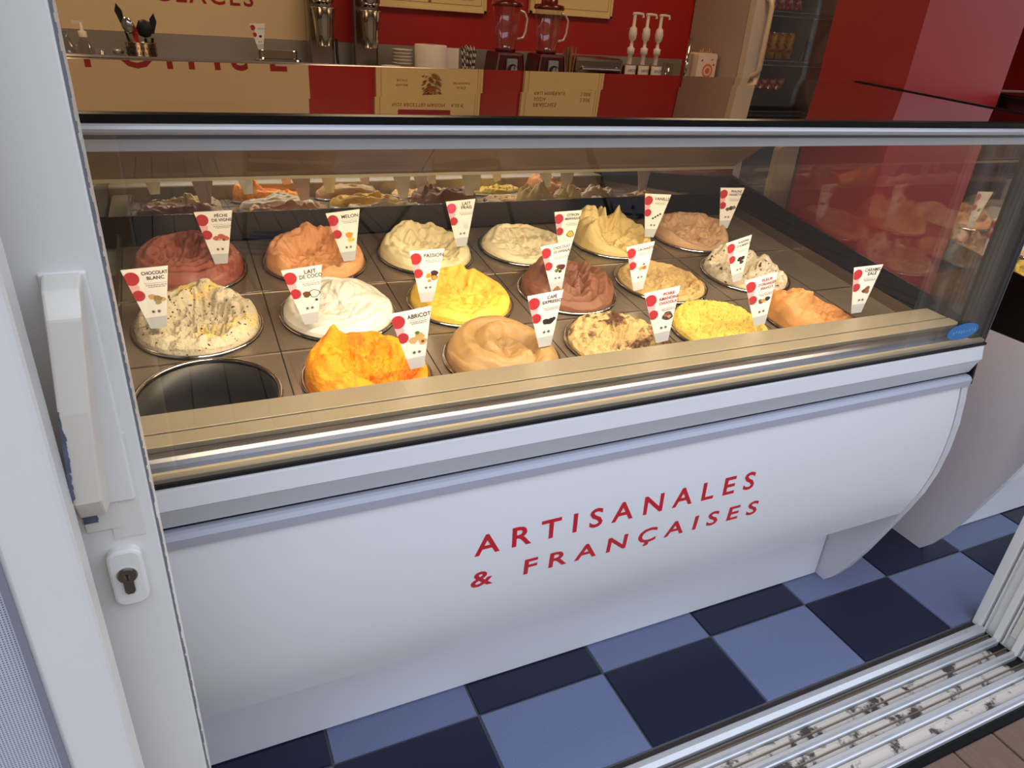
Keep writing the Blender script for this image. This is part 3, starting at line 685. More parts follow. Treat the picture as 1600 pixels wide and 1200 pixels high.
BR, DK, OR, YE, GR, WH, PK, TN = (110, 66, 44), (46, 36, 34), (236, 150, 50), (240, 196, 70), (80, 120, 60), (236, 232, 224), (196, 92, 84), (206, 166, 110)
SIGNS = [
 (-.072, .560, .932, -1.5, ['PÊCHE', 'DE VIGNE'], [(-.009, 0, .006, PK), (.001, .003, .007, PK), (.010, -.001, .006, PK), (-.003, -.003, .003, TN), (.005, -.004, .003, BR)], 'sign reading Pêche de vigne, standing in the dark rose-brown ice cream'),
 (.192, .530, .929, -5.5, ['MELON'], [(.0, .003, .008, OR), (.001, -.008, .006, YE), (.006, -.008, .004, OR)], 'sign reading Melon, standing in the pale orange ice cream'),
 (.473, .570, .933, -4, ['LAIT', 'FRAIS'], [(.004, .0, .007, (226, 226, 224)), (.005, -.008, .006, (214, 214, 214))], 'sign reading Lait frais, standing in the pale cream ice cream'),
 (.714, .490, .917, -2, ['CITRON', 'MERINGUÉ'], [(.004, 0, .010, BR), (.004, 0, .0078, YE), (.004, 0, .003, TN)], 'sign reading Citron meringué, behind the dark chocolate sign'),
 (1.018, .570, .925, 2, ['VANILLE'], [(-.008, -.006, .003, DK), (-.002, -.002, .003, DK), (.004, .002, .003, DK), (.010, .006, .003, DK)], 'sign reading Vanille, on the tall pale yellow ice cream'),
 (1.296, .600, .927, 0, ['PRALINÉ', 'NOISETTE'], [(-.008, -.002, .006, (90, 84, 92)), (.002, .001, .007, DK), (.010, .003, .006, (110, 104, 110))], 'sign reading Praliné noisette, rearmost at the pillar end'),
 (-.198, .300, .906, -2.8, ['CHOCOLAT', 'BLANC'], [(-.006, .004, .006, TN), (.002, .0, .007, (150, 130, 80)), (.010, -.002, .005, TN), (.002, -.007, .005, (170, 150, 100))], 'sign reading Chocolat blanc, in the flecked cream ice cream'),
 (.062, .280, .894, -5.5, ['LAIT', 'DE COCO'], [(-.006, .004, .0075, BR), (.008, .004, .0095, DK), (.008, .004, .008, WH), (-.002, -.006, .005, WH), (.010, -.009, .003, DK)], 'sign reading Lait de coco, in the white ice cream'),
 (.304, .320, .899, -1, ['PASSION'], [(.008, .006, .008, (66, 36, 52)), (.008, -.003, .007, DK), (.008, -.003, .0055, OR), (-.004, .002, .006, OR), (-.002, -.009, .004, OR)], 'sign reading Passion, in the bright yellow ice cream'),
 (.610, .325, .893, -8, ['CHOCOLAT', 'GUANAJA'], [(.0, .002, .007, BR), (.007, .0, .008, (88, 40, 34)), (-.006, -.006, .005, GR), (.002, -.009, .004, DK)], 'sign reading Chocolat Guanaja, in the dark brown ridged ice cream'),
 (.813, .300, .887, -8, ['CACAHUÈTE'], [(-.003, -.002, .006, TN), (.006, -.002, .006, (178, 110, 70)), (.004, .007, .003, GR)], 'sign reading Cacahuète, in the scraped tan ice cream'),
 (1.098, .290, .888, -14, ['RAISINS', "D'ORIENT"], [(-.003, .003, .007, DK), (.006, .004, .006, DK), (.002, -.006, .006, (58, 52, 54))], "sign reading Raisins d'Orient, in the cream ice cream with dark bits"),
 (.207, .075, .876, -7, ['ABRICOT'], [(-.008, .0, .0075, TN), (.003, .006, .0085, (200, 164, 96)), (.008, -.005, .0075, TN), (.008, -.005, .003, BR), (.0, .013, .004, GR)], 'sign reading Abricot, in the vivid orange ice cream'),
 (.471, .100, .873, -6, ['CAFÉ', 'EXPRESSO'], [(-.006, -.002, .007, DK), (.002, -.003, .007, DK), (.008, .001, .006, DK), (.006, .008, .005, WH)], 'sign reading Café expresso, in the smooth tan swirl'),
 (.729, .075, .862, -11, ['POIRE', 'AMANDINE', 'CHOCOLAT'], [(.004, 0, .011, (70, 60, 62)), (.0, .002, .004, (170, 90, 70)), (.007, -.002, .004, (190, 150, 110)), (.005, .005, .003, (150, 80, 60))], 'sign reading Poire amandine chocolat, in the chopped ice cream'),
 (.990, .080, .868, -14, ['FLEUR', "D'ORANGER", 'PAVOT'], [(-.006, .0, .006, BR), (-.001, .001, .005, OR), (.008, .003, .006, DK), (-.009, .004, .003, GR)], "sign reading Fleur d'oranger pavot, in the mustard yellow ice cream"),
 (1.284, .080, .866, -5, ['CARAMEL', 'SALÉ'], [(-.002, -.002, .006, BR), (.005, .004, .006, (130, 84, 60)), (.006, -.005, .005, (150, 96, 62))], 'sign reading Caramel salé, in the caramel brown ice cream'),
]
pink_dot = mat('magenta_print', srgb(208, 70, 110), .5)
for s_ in SIGNS:
    big = s_[4][0] in ('CARAMEL', 'VANILLE', 'PRALINÉ', 'FLEUR', 'POIRE')
    sign(*s_, yaw=(-10 if big else -2), scale=1.04 if big else 1.0, tint=pink_dot if s_[4] == ['LAIT', 'FRAIS'] else None)
sign(X2+.10, .26, .90, 6, [''], [(0, 0, .007, BR)], 'sign half hidden behind the dark corner post, lower one')
sign(X2+.24, .42, .935, 4, [''], [(0, 0, .007, GR)], 'sign in the second case, upper one beside the corner post')

# ------------------------------------------------------------------ SLIDING DOOR (foreground left)
d1 = thing('door_1', 'white sliding door stile with pull handle and key cylinder', 'sliding door', (-.199, 0, 0))
d1['kind'] = 'structure'; del d1['category']
MB().box(-.092, 0, -.335, -.292, .0, 2.33).build('stile', pvc, d1, bevel=.003)
MB().box(-1.4, 0, -.334, -.293, 0.0, .09).build('bottom_rail', pvc, d1, bevel=.003)
mb = MB()
random.seed(3)
z = .02
while z < 2.3:
    h_ = random.uniform(.003, .009); mb.box(-.001, random.uniform(.0002, .0016), -.3345, -.330, z, z+h_); z += h_
o = mb.build('brush_seal', mat('seal_grey', srgb(112, 114, 120), .8), d1); o['kind'] = 'stuff'
MB().box(-.086, -.072, -.340, -.333, 0, 2.33).build('stile_rib', pvc_old, d1, bevel=.003)
# handle back plate, pull and peeling tape
MB().box(-.050, -.014, -.339, -.334, .985, 1.222).build('handle_plate', pvc, d1, bevel=.002)
hv = []
for (xa, xb, y, z) in ((-.062, -.036, -.337, .985), (-.061, -.037, -.362, .990), (-.060, -.0365, -.376, 1.015), (-.053, -.028, -.380, 1.11), (-.045, -.019, -.376, 1.195), (-.046, -.018, -.362, 1.215), (-.047, -.017, -.337, 1.222)):
    hv += [(xa, y, z), (xb, y, z)]
n = 7
MB().add(hv, [(2*i, 2*i+1, 2*i+3, 2*i+2) for i in range(n-1)]+[(12, 13, 1, 0), tuple(range(0, 14, 2)), tuple(range(13, 0, -2))]).build('pull_handle', pvc_old, d1, bevel=.0025)
MB().box(-.040, -.012, -.3362, -.3346, .94, 1.06).build('tape_strip', tape, d1)
MB().box(-.062, -.030, -.3378, -.3364, .955, .99).build('tape_strip', tape, d1)
mb = MB()
for i in range(26):
    w1 = .0012+.0022*abs(noise.noise(Vector((i*.37, 1, 0))))*2+(.0015 if 8 < i < 20 else 0); z0_ = 1.02+.0036*i; xl = -.0603+.0155*(z0_-1.015)/.18
    mb.box(xl-.0004, xl+w1, -.3795, -.3720, z0_, z0_+.0037)
mb.build('worn_edge', bare, d1)
mb = MB()
for i in range(9): mb.box(-.0625+.0006*(i % 2), -.050+.0035*noise.noise(Vector((i*.5, 3, 0))), -.3386, -.3360, .966+.003*i, .969+.003*i)
mb.build('worn_patch', bare, d1)
# key cylinder escutcheon
def rrect(cx, cz, w, h, r, n=6):
    P = []
    for (sx__, sz__, a0) in ((1, 1, 0), (-1, 1, 90), (-1, -1, 180), (1, -1, 270)):
        for i in range(n+1):
            a = R(a0+90*i/n); P.append((cx+sx__*(w-r)+r*math.cos(a), cz+sz__*(h-r)+r*math.sin(a)))
    return P
es = MB().prism_y(rrect(0, 0, .0165, .036, .011), -.346, -.334).build('escutcheon', pvc, d1, loc=(-.0355, 0, .894), bevel=.003)
MB().prism_y([(.0098*math.cos(q), .006+.0098*math.sin(q)) for q in [2*PI*i/28 for i in range(28)]], -.3475, -.3458).build('cylinder_ring', chrome, es)
MB().prism_y([(.0084*math.cos(q), .006+.0084*math.sin(q)) for q in [R(-55)+R(290)*i/20 for i in range(21)]]+[(-.0048, -.006), (-.0048, -.014), (-.0026, -.0172), (.0026, -.0172), (.0048, -.014), (.0048, -.006)], -.3495, -.347).build('key_cylinder', lock_m, es)
MB().prism_y([(.0035*math.cos(q), .0065+.0035*math.sin(q)) for q in [2*PI*i/16 for i in range(16)]], -.3502, -.3494).build('key_plug', steel, es)
MB().prism_y([(-.0005, .002), (.0010, .002), (.0008, .006), (.0018, .009), (-.0012, .0095), (-.0006, .006)], -.3508, -.3500).build('keyhole', dark_gap, es)
# second leaf in front with a perforated lower panel
d2 = thing('door_2', 'outer white door leaf with perforated grey screen', 'door', (-.258, 0, 0)); d2['kind'] = 'structure'; del d2['category']
MB().box(-.058, 0, -.412, -.372, 0, 2.33).build('leaf_stile', pvc, d2, bevel=.006)
MB().box(-.062, -.056, -.414, -.374, 0, 2.33).build('screen_bead', mat('bead_grey', srgb(128, 130, 140), .5), d2)
MB().box(-1.4, -.060, -.408, -.396, .0, 2.33).build('screen', screen_m, d2)

# ------------------------------------------------------------------ BACK OF THE SHOP
cb = MB().box(-2.6, 2.60, 2.06, 2.68, 0, 1.055).build('cabinet_body', white_side)
ct = thing('back_counter', 'stainless steel back counter along the red and cream wall', 'counter', (0, 0, 0)); cb.parent = ct
MB().box(-2.6, 2.60, 2.04, 2.69, 1.055, 1.085).build('worktop', steel, ct)
MB().box(-2.6, 2.60, 2.684, 2.6955, 1.087, 1.276).build('trim_1', mat('splashback_steel', srgb(168, 160, 150), .3, .45, var=.06, aniso=(1, 20, 20)), kind='structure')
CZ = 1.085
# wall lettering
text_obj('lettering', 'GLACES', .098, red_word, (-.125, 2.6955, 1.400), wc, spacing=1.22, extrude=.0008, offset=.0012)
for ch, x in (('L', -.436), ('O', -.300), ('U', -.118), ('I', .074), ('S', .150), ('E', .312)):
    text_obj('lettering', ch, .180, red_word, (x, 2.6955, 1.531), wc, extrude=.0008, offset=.003)
# posters
def poster(x0, x1, z0, z1, label):
    t = thing('menu_poster', label, 'poster', (x0, 2.69, z0), group='framed menu posters')
    w, h = x1-x0, z1-z0
    MB().box(0, w, -.008, .008, 0, h).build('board', paper, t)
    for a, b, c, d in ((0, w, -.0, .012), (0, w, h-.012, h), (0, .012, 0, h), (w-.012, w, 0, h)):
        MB().box(a, b, -.014, -.006, c, d).build('frame_side', paper, t)
    flat([[(q, .03), (w-q, .03), (w-q, .032), (q, .032)] for q in (.025,)]+[[(.025, .03), (.027, .03), (.027, h-.03), (.025, h-.03)], [(w-.027, .03), (w-.025, .03), (w-.025, h-.03), (w-.027, h-.03)], [(.025, h-.032), (w-.025, h-.032), (w-.025, h-.03), (.025, h-.03)]], -.0085, 'border_line', paper_line, t)
    return t
p1 = poster(.812, 1.373, 1.437, 2.14, 'cream menu poster with a waffle cone picture, above the mixer')
p2 = poster(1.612, 2.095, 1.455, 2.14, 'cream drinks poster behind the second blender')
def pt(t, s_, x, z, size, m=ink_red, al='LEFT'):
    return text_obj('menu_text', s_, size, m, (x, -.0088, z), t, extrude=0, align=al, spacing=1.1)
pt(p1, 'NOS RECETTES MAISON    4.50 €',   .28, .440, .024, al='CENTER')
MB().box(.12, .40, -.0095, -.0085, .472, .500).build('red_banner', ink_red, p1)
mbc = MB(); random.seed(5)
for i in range(70):
    a, b = random.uniform(-.045, .045), random.uniform(-.05, .04)
    r_ = random.uniform(.005, .011); mbc.prism_y([(.285+a+r_*math.cos(q), .272+b+.6*r_*math.sin(q+a*50)) for q in [2*PI*k/7 for k in range(7)]], -.011-.0001*i, -.0088)
mbc.build('nut_picture', mat('nut_brown', srgb(168, 92, 34), .6, var=.6, vscale=60), p1)
flat([[(.285-.022, .262), (.285+.022, .262), (.285+.006, .235), (.285-.006, .235)]], -.0089, 'cone_picture', mat('cone_grey', srgb(176, 178, 150), .6), p1)
flat([[(.285-.03, .355), (.285+.03, .355), (.285, .318)]], -.0090, 'cone_picture', mat('cone_grey', srgb(176, 178, 150), .6), p1)
for s_, x, z in (('PRALINÉ', .10, .262), ('ÉCLATS', .105, .24), ('GLACE', .42, .272), ('ARTISANALE', .40, .25), ('CORNET', .11, .345), ('COULIS', .40, .355), ('FRUITS', .405, .335)):
    pt(p1, s_, x, z, .015)
pt(p1, 'SUPPLÉMENT', .40, .052, .016); MB().box(.262, .276, -.0095, -.0085, .032, .08).build('brown_tab', paper_line, p1)
for i, (a, b) in enumerate((('FRAÎCHES', ''), ('SODA', '2.50€'), ('EAU MINÉRALE', '2.00€'), ('EAU GAZEUSE', '2.50€'))):
    z = (.408, .380, .349, .318)[i]; pt(p2, a, .075, z, .030 if i == 0 else .026); 
    if b: pt(p2, b, .43, z, .027, al='RIGHT')
pt(p2, 'BOISSONS', .075, .492, .030)

# drink mixer with two steel cups
mx_ = thing('drink_mixer', 'double drink mixer with dark heads above two steel cups', 'drink mixer', (.50, 2.42, CZ))
MB().box(-.06, .34, .02, .20, 0, .03).build('base', silver_pl, mx_, bevel=.008)
for a in (0, .20):
    MB().box(-.02+a, .09+a, .12, .19, .03, .50).build('column', steel, mx_, bevel=.01)
    MB().lathe([(0, 0), (.036, .0), (.046, .02), (.046, .13), (.03, .16), (0, .165)], cx=.028+a, cy=.02, cz=.345, n=28).build('motor_head', chrome, mx_)
    MB().tube([(.028+a, .02, .35), (.028+a, .02, .22)], .005).build('spindle', chrome, mx_)
MB().tube([(.098, .1, .0), (.102, .1, .08), (.095, .1, .15), (.10, .12, .21)], .006).build('power_cord', blackpl, mx_)
for k_, x in enumerate((.528, .728)):
    cp = tag(MB().lathe([(0, 0), (.030, 0), (.034, .004), (.037, .05), (.042, .10), (.0475, .144), (.050, .146), (.050, .150), (.0455, .148), (.040, .10), (.033, .006), (0, .006)], n=32, close=False).build('steel_cup', chrome, loc=(x, 2.44, CZ+.183)), ('tall steel mixing cup nearest the cream wall', 'tall steel mixing cup beside the stacked plastic cups')[k_], 'cup', 'steel mixing cups')

# utensils on the left
def pump_bottle(x, y, h, label):
    t = thing('pump_bottle', label, 'bottle', (x, y, CZ))
    MB().lathe([(0, 0), (.03, 0), (.032, .01), (.032, h*.7), (.014, h*.82), (.013, h*.85)], n=20).build('bottle_body', jug_glass, t)
    MB().lathe([(.015, 0), (.015, .02), (.006, .024), (.006, .05), (.0, .05)], cz=h*.85, n=14).build('pump_collar', white_pl, t)
    MB().box(-.03, .008, -.005, .005, h*.85+.045, h*.85+.055).build('pump_nozzle', white_pl, t)
    MB().prism_y([(-.012, .03), (.02, .03), (.02, h*.55), (-.012, h*.55)], -.0335, -.032).build('bottle_label', white_pl, t)
pump_bottle(-.39, 2.45, .205, 'clear pump bottle with white dispenser, tallest of the bottles')
t = thing('spray_bottle', 'small clear bottle with a narrow neck right of the pump bottle', 'bottle', (-.335, 2.45, CZ))
MB().lathe([(0, 0), (.03, 0), (.032, .08), (.012, .105), (.010, .13), (0, .135)], n=20).build('bottle_body', jug_glass, t)
MB().box(-.02, .01, -.006, .006, .12, .135).build('trigger', silver_pl, t)
t = thing('glass_jar', 'low round clear jar beside the utensil pot', 'jar', (-.278, 2.47, CZ))
MB().lathe([(0, 0), (.045, 0), (.05, .05), (.045, .095), (.02, .12)], n=24, close=False).build('jar_body', jug_glass, t); MB().lathe([(.0, .12), (.021, .12), (.021, .135), (0, .137)], n=16).build('jar_stopper', silver_pl, t)
t = thing('clear_tumbler', 'clear tumbler at the far left beside the door stile', 'glass', (-.45, 2.46, CZ))
MB().lathe([(0, .0), (.026, 0), (.030, .14), (.015, .16), (.015, .19)], n=20, close=False).build('tumbler_wall', jug_glass, t)
# perforated pot
t = thing('utensil_pot', 'perforated steel pot holding kitchen utensils', 'pot', (-.193, 2.45, CZ))
MB().lathe([(0, .0), (.052, 0), (.055, .16), (.0575, .162), (.0575, .166), (.0535, .164), (.050, .004), (0, .004)], n=32, close=False).build('pot_wall', steel, t)
mb = MB()
for r_ in range(5):
    for c_ in range(16):
        a = -PI+PI*c_/16+(.1 if r_ % 2 else 0); rr = .0548+.0006*r_; mb.prism_y(disc(0, 0, .0022, 6), -.0004, .0004)
        for q in range(12): 
            vx, vy, vz = mb.v[-12+q]; mb.v[-12+q] = (rr*math.cos(a)+vx*-math.sin(a)+vy*math.cos(a), rr*math.sin(a)+vx*math.cos(a)+vy*math.sin(a), vz+.07+.018*r_)
mb.build('pot_holes', dark_gap, t)['kind'] = 'stuff'
def utensil(dx, lean, name, label, m, head, length=.20):
    t = thing(name, label, 'utensil', (-.193+dx*.4, 2.45, CZ+.02), (0, R(lean), 0), 'utensils in the perforated pot')
    MB().tube([(0, 0, 0), (0, 0, length*.78)], .005).build('handle', m, t)
    if head == 'spoon': MB().lathe([(0, -.030), (.014, -.024), (.022, 0), (.014, .024), (0, .030)], n=20).build('head', m, t, loc=(0, -.01, length)).scale = (1, .3, 1)
    elif head == 'ladle': MB().lathe([(0, -.030), (.020, -.024), (.030, 0), (.020, .024), (0, .030)], n=24).build('head', m, t, loc=(0, -.015, length-.01)).scale = (1, .35, 1.1)
    else: MB().prism_y([(-.006, -.03), (.006, -.03), (.014, .015), (.002, .045), (-.012, .02)], -.002, .002).build('head', m, t, loc=(0, 0, length))
utensil(-.02, -12, 'spatula', 'thin dark spatula leaning out to the left', blackpl, 'blade', .24)
utensil(-.01, -9, 'steel_spoon', 'shiny steel spoon left of the black ladle', chrome, 'spoon', .205)
utensil(.0, -5, 'red_spatula', 'red spatula handle between spoon and ladle', mat('red_silicone', srgb(190, 44, 30), .4), 'blade', .17)
utensil(.03, 3, 'black_ladle', 'round black ladle in the perforated pot', blackpl, 'ladle', .205)
utensil(.05, 9, 'black_knife', 'narrow black blade leaning out to the right', blackpl, 'blade', .21)
# chrome spoon rest, with a flavour sign on it
t = thing('scoop_tray', 'polished steel scoop tray at the end of the cream wall', 'tray', (.33, 2.46, CZ))
MB().prism_z(rrect(0, 0, .095, .045, .03), .0, .125).build('tray_body', chrome, t, bevel=.006); MB().prism_z(rrect(.0, 0, .080, .034, .025), .125, .160).build('tray_insert', chrome, t, bevel=.004)
sign(.262, 2.45, 1.245, -4, [''], [(0, 0, .007, DK)], 'small flavour sign standing on the scoop tray', scale=.85)
# cups, paper roll
def cupstack(x, y, r, n, label, hgt=.11):
    t = thing('cup_stack', label, 'cups', (x, y, CZ), group='stacked plastic cups')
    for i in range(n): MB().lathe([(0, 0), (r*.75, 0), (r, hgt), (r+.003, hgt), (r+.003, hgt+.004), (r-.001, hgt+.002), (r*.73, .002), (0, .002)], n=24, close=False, cz=i*.014).build('cup', cup_m, t)
cupstack(.80, 2.36, .040, 3, 'low stack of white plastic cups beside the mixer', .09)
cupstack(.885, 2.48, .044, 5, 'taller stack of clear plastic cups next to the paper roll', .125)
t = thing('paper_roll', 'large white paper roll standing on the back counter', 'paper roll', (1.012, 2.45, CZ))
MB().lathe([(.02, .0), (.073, 0), (.074, .003), (.074, .207), (.072, .21), (.02, .21), (.02, .0)], n=40, close=False).build('paper', paper_roll, t); MB().lathe([(.0205, 0), (.0205, .2105), (.018, .2105), (.018, 0)], n=20, close=False).build('core', mat('cardboard', srgb(150, 120, 88), .8), t)
tag(MB().box(1.09, 1.15, 2.45, 2.46, CZ, CZ+.2).build('napkin_stack', paper_roll), 'flat pale napkin pack between paper roll and straws', 'napkins')
# straws
stripe = bpy.data.materials.new('striped_straw'); stripe.use_nodes = True; n_ = stripe.node_tree
t_ = n_.nodes.new('ShaderNodeTexCoord'); w_ = n_.nodes.new('ShaderNodeTexWave'); w_.inputs['Scale'].default_value = 22; w_.bands_direction = 'DIAGONAL'; r_ = n_.nodes.new('ShaderNodeValToRGB')
r_.color_ramp.interpolation = 'CONSTANT'; r_.color_ramp.elements[0].color = srgb(40, 36, 40); r_.color_ramp.elements[1].color = srgb(226, 210, 190); r_.color_ramp.elements[1].position = .5
n_.links.new(t_.outputs['Object'], w_.inputs[0]); n_.links.new(w_.outputs['Color'], r_.inputs[0]); n_.links.new(r_.outputs[0], n_.nodes['Principled BSDF'].inputs['Base Color'])
kraft = mat('brown_straw', srgb(150, 112, 70), .6)
def straws(x, y, m, label, n, h):
    t = thing('straw_glass', label, 'straws', (x, y, CZ))
    MB().lathe([(0, 0), (.033, 0), (.037, .12), (.0355, .12), (.031, .003), (0, .003)], n=24, close=False).build('tumbler', jug_glass, t)
    for i in range(n):
        a = random.uniform(0, 2*PI); q = random.uniform(.2, 1)*.024; b = a+random.uniform(-.6, .6)
        MB().tube([(q*.6*math.cos(a), q*.6*math.sin(a), .005), (q*1.5*math.cos(b), q*1.5*math.sin(b), h+random.uniform(-.012, .012))], .0032, 6).build('straw', m, t)
straws(1.20, 2.45, stripe, 'glass of black and white striped straws', 22, .205)
straws(1.725, 2.42, kraft, 'glass of brown straws right of the blenders', 16, .225)
# blenders
def blender(x, y, label):
    t = thing('blender', label, 'blender', (x, y, CZ), group='red blenders')
    MB().prism_y([(-.084, 0), (.084, 0), (.078, .10), (.066, .198), (-.066, .198), (-.078, .10)], -.080, .080).build('motor_base', darkred_metal, t, bevel=.012)
    for s__ in (-1, 1): MB().tube([(s__*.078, -.082, .02), (s__*.073, -.082, .11), (s__*.062, -.082, .196)], .004).build('chrome_edge', chrome, t)
    MB().prism_y(rrect(0, .135, .026, .038, .006), -.094, -.084).build('dial_plate', silver_pl, t)
    MB().prism_y(disc(0, .128, .023, 26), -.104, -.092).build('dial_ring', blackpl, t); MB().prism_y(disc(.004, .128, .016, 26), -.110, -.102).build('dial', silver_pl, t)
    MB().box(.0025, .0055, -.112, -.109, .128, .146).build('dial_mark', blackpl, t)
    MB().lathe([(.046, .198), (.052, .205), (.050, .212)], n=30).build('jug_collar', maroon, t)
    prof = [(.047, .208), (.052, .22), (.060, .30), (.066, .385), (.068, .392)]
    mb = MB(); n = 48; k = len(prof); v = []; f = []
    for j in range(n):
        a = 2*PI*j/n; rm = 1+.018*math.cos(8*a)
        for q, z in prof: v.append((q*rm*math.cos(a), q*rm*math.sin(a), z))
    for j in range(n):
        for i in range(k-1): f.append((j*k+i, ((j+1) % n)*k+i, ((j+1) % n)*k+i+1, j*k+i+1))
    mb.add(v, f, True); mb.build('jug', jug_glass, t)
    MB().tube([(.062, -.01, .375), (.085, -.014, .368), (.098, -.016, .345), (.094, -.016, .29), (.084, -.014, .262), (.056, -.01, .255)], .0055, 8).build('jug_handle', mat('jug_handle_glass', srgb(226, 214, 206), .12, .3), t)
    MB().lathe([(0, .388), (.071, .388), (.073, .394), (.070, .408), (.04, .412), (.040, .440), (.036, .446), (0, .446)], n=36).build('lid', maroon, t)
    MB().lathe([(0, .446), (.030, .446), (.028, .462), (0, .462)], n=24).build('lid_cap', chrome, t)
    MB().lathe([(0, .212), (.02, .212), (.006, .225), (0, .232)], n=12).build('blade_hub', chrome, t)
blender(1.372, 2.42, 'red blender with glass jug, beside the striped straws')
blender(1.590, 2.42, 'red blender with glass jug, beside the brown straws')
# toaster-like grill
t = thing('waffle_grill', 'low dark steel grill between brown straws and syrup pumps', 'grill', (1.89, 2.50, CZ))
MB().box(-.14, .14, -.10, .10, .0, .11).build('grill_body', blackpl, t, bevel=.01); MB().box(-.14, .14, -.10, .10, .115, .19).build('grill_lid', steel, t, bevel=.015)
MB().tube([(-.11, -.115, .14), (.11, -.115, .14)], .008).build('grill_handle', chrome, t)
for s__ in (-.1, .1): MB().tube([(s__, -.115, .14), (s__, -.09, .15)], .006).build('handle_bracket', chrome, t)
# syrup pumps
for k_, x in enumerate((2.075, 2.155, 2.235)):
    t = thing('syrup_pump', ('syrup jar with white pump nearest the blenders', 'syrup jar with white pump, middle of three', 'syrup jar with white pump nearest the fridge')[k_], 'syrup pump', (x, 2.42, CZ), group='syrup jars with white pumps')
    MB().lathe([(0, 0), (.034, 0), (.036, .15), (.03, .165), (0, .168)], n=24).build('jar_body', mat('syrup_jar', srgb(96, 60, 44), .2, coat=.5), t)
    lb = MB(); 
    for i in range(9):
        a0 = R(-150+13*i); a1 = R(-150+13*(i+1)); lb.add([(.0372*math.cos(a0), .0372*math.sin(a0), .06), (.0372*math.cos(a1), .0372*math.sin(a1), .06), (.0372*math.cos(a1), .0372*math.sin(a1), .175-.01), (.0372*math.cos(a0), .0372*math.sin(a0), .165)], [(0, 1, 2, 3)])
    lab = lb.build('jar_label', white_pl, t)
    text_obj('label_text', 'SIROP', .018, ink, (-.026, -.0385, .135), lab, extrude=0)
    MB().lathe([(.012, .168), (.012, .215), (.018, .218), (.019, .245), (.009, .250), (.008, .275), (.018, .285), (.021, .31), (.018, .335), (.008, .345), (.008, .395)], n=18).build('pump_shaft', white_pl, t)
    MB().tube([(-.012, 0, .400), (.02, 0, .402), (.046, 0, .400), (.050, 0, .385)], .0065, 8).build('pump_spout', white_pl, t)
tag(MB().lathe([(0, 0), (.028, 0), (.030, .18), (.028, .18), (.026, .004), (0, .004)], n=20, close=False).build('dark_tumbler', jug_glass, loc=(2.34, 2.45, CZ)), 'empty clear tumbler right of the syrup pumps', 'glass')
t = thing('foil_tray', 'crumpled pale cloth lying before the syrup jars', 'cloth', (2.12, 2.30, CZ))
mb = MB(); v = []; 
for i in range(13):
    for j in range(5): v.append((-.20+.034*i, -.04+.02*j, .105+.012*noise.noise(Vector((i*.7, j*.9, 0)))))
mb.add(v, [(i*5+j, (i+1)*5+j, (i+1)*5+j+1, i*5+j+1) for i in range(12) for j in range(4)], True); mb.build('cloth', white_pl, t)
MB().box(-.20, .20, -.04, .04, 0, .098).build('cloth_box', darkred_metal, t, bevel=.004)
tag(MB().lathe([(0, 0), (.011, 0), (.011, .31), (.009, .31), (.009, .004), (0, .004)], n=16, close=False).build('glass_tube', chrome, loc=(2.435, 2.42, CZ)), 'tall narrow shiny tube before the fridge side', 'tube')
# card dispenser with sticks
t = thing('stick_box', 'white card box with an orange round emblem holding wooden sticks', 'box', (2.54, 2.42, CZ))
MB().prism_y(rrect(0, .12, .062, .12, .012), -.04, .04).build('card_box', mat('pink_white_card', srgb(232, 206, 190), .5), t)
flat([disc(.008, .155, .034, 24)], -.0405, 'emblem', mat('orange_print', srgb(216, 112, 60), .5), t); flat([disc(.008, .155, .024, 24)], -.0408, 'emblem_centre', mat('pink_white_card', srgb(232, 206, 190), .5), t); flat([disc(.008, .155, .016, 18)], -.0411, 'emblem_dot', mat('orange_print', srgb(216, 112, 60), .5), t)
flat([disc(-.035, .205, .006, 8), disc(.03, .21, .005, 8), disc(.045, .185, .006, 8)], -.0405, 'printed_dots', print_red, t)
for i in range(6): MB().box(-.03+.014*i, -.024+.014*i, -.004, .0, .2, .255+.01*math.sin(i*2)).build('wooden_stick', mat('stick_wood', srgb(196, 150, 110), .7), t)

# ------------------------------------------------------------------ FRIDGE
fx, fy = 2.632, 2.19
t = thing('drinks_fridge', 'upright glass-door drinks fridge against the back wall', 'fridge', (fx, fy, 0))
MB().box(0, .03, .05, .50, .02, 2.0).build('side_wall', fr_grey, t); MB().box(.62, .65, .05, .50, .02, 2.0).build('side_wall', fr_grey, t)
MB().box(.03, .62, .47, .50, .02, 2.0).build('rear_wall', fr_in, t); MB().box(.03, .62, .05, .47, 1.96, 2.0).build('top_wall', fr_grey, t); MB().box(.03, .62, .05, .47, .02, .30).build('base_cabinet', fr_grey, t)
dr = MB(); dr.box(0, .115, 0, .045, .30, 2.0); dr.box(.605, .65, 0, .045, .30, 2.0); dr.box(.115, .605, 0, .045, .30, .36); dr.box(.115, .605, 0, .045, 1.94, 2.0)
door = dr.build('door', fr_white, t)
MB().box(.115, .605, .018, .024, .36, 1.94).build('door_glass', fridge_glass, door)
MB().tube([(.060, 0, 1.60), (.062, -.035, 1.585), (.066, -.042, 1.56), (.066, -.042, 1.27), (.062, -.035, 1.25), (.060, 0, 1.235)], .013, 10).build('door_handle', mat('cream_handle', srgb(214, 190, 158), .3), door)
MB().box(0, .65, .0, .045, .02, .295).build('plinth', fr_white, t)
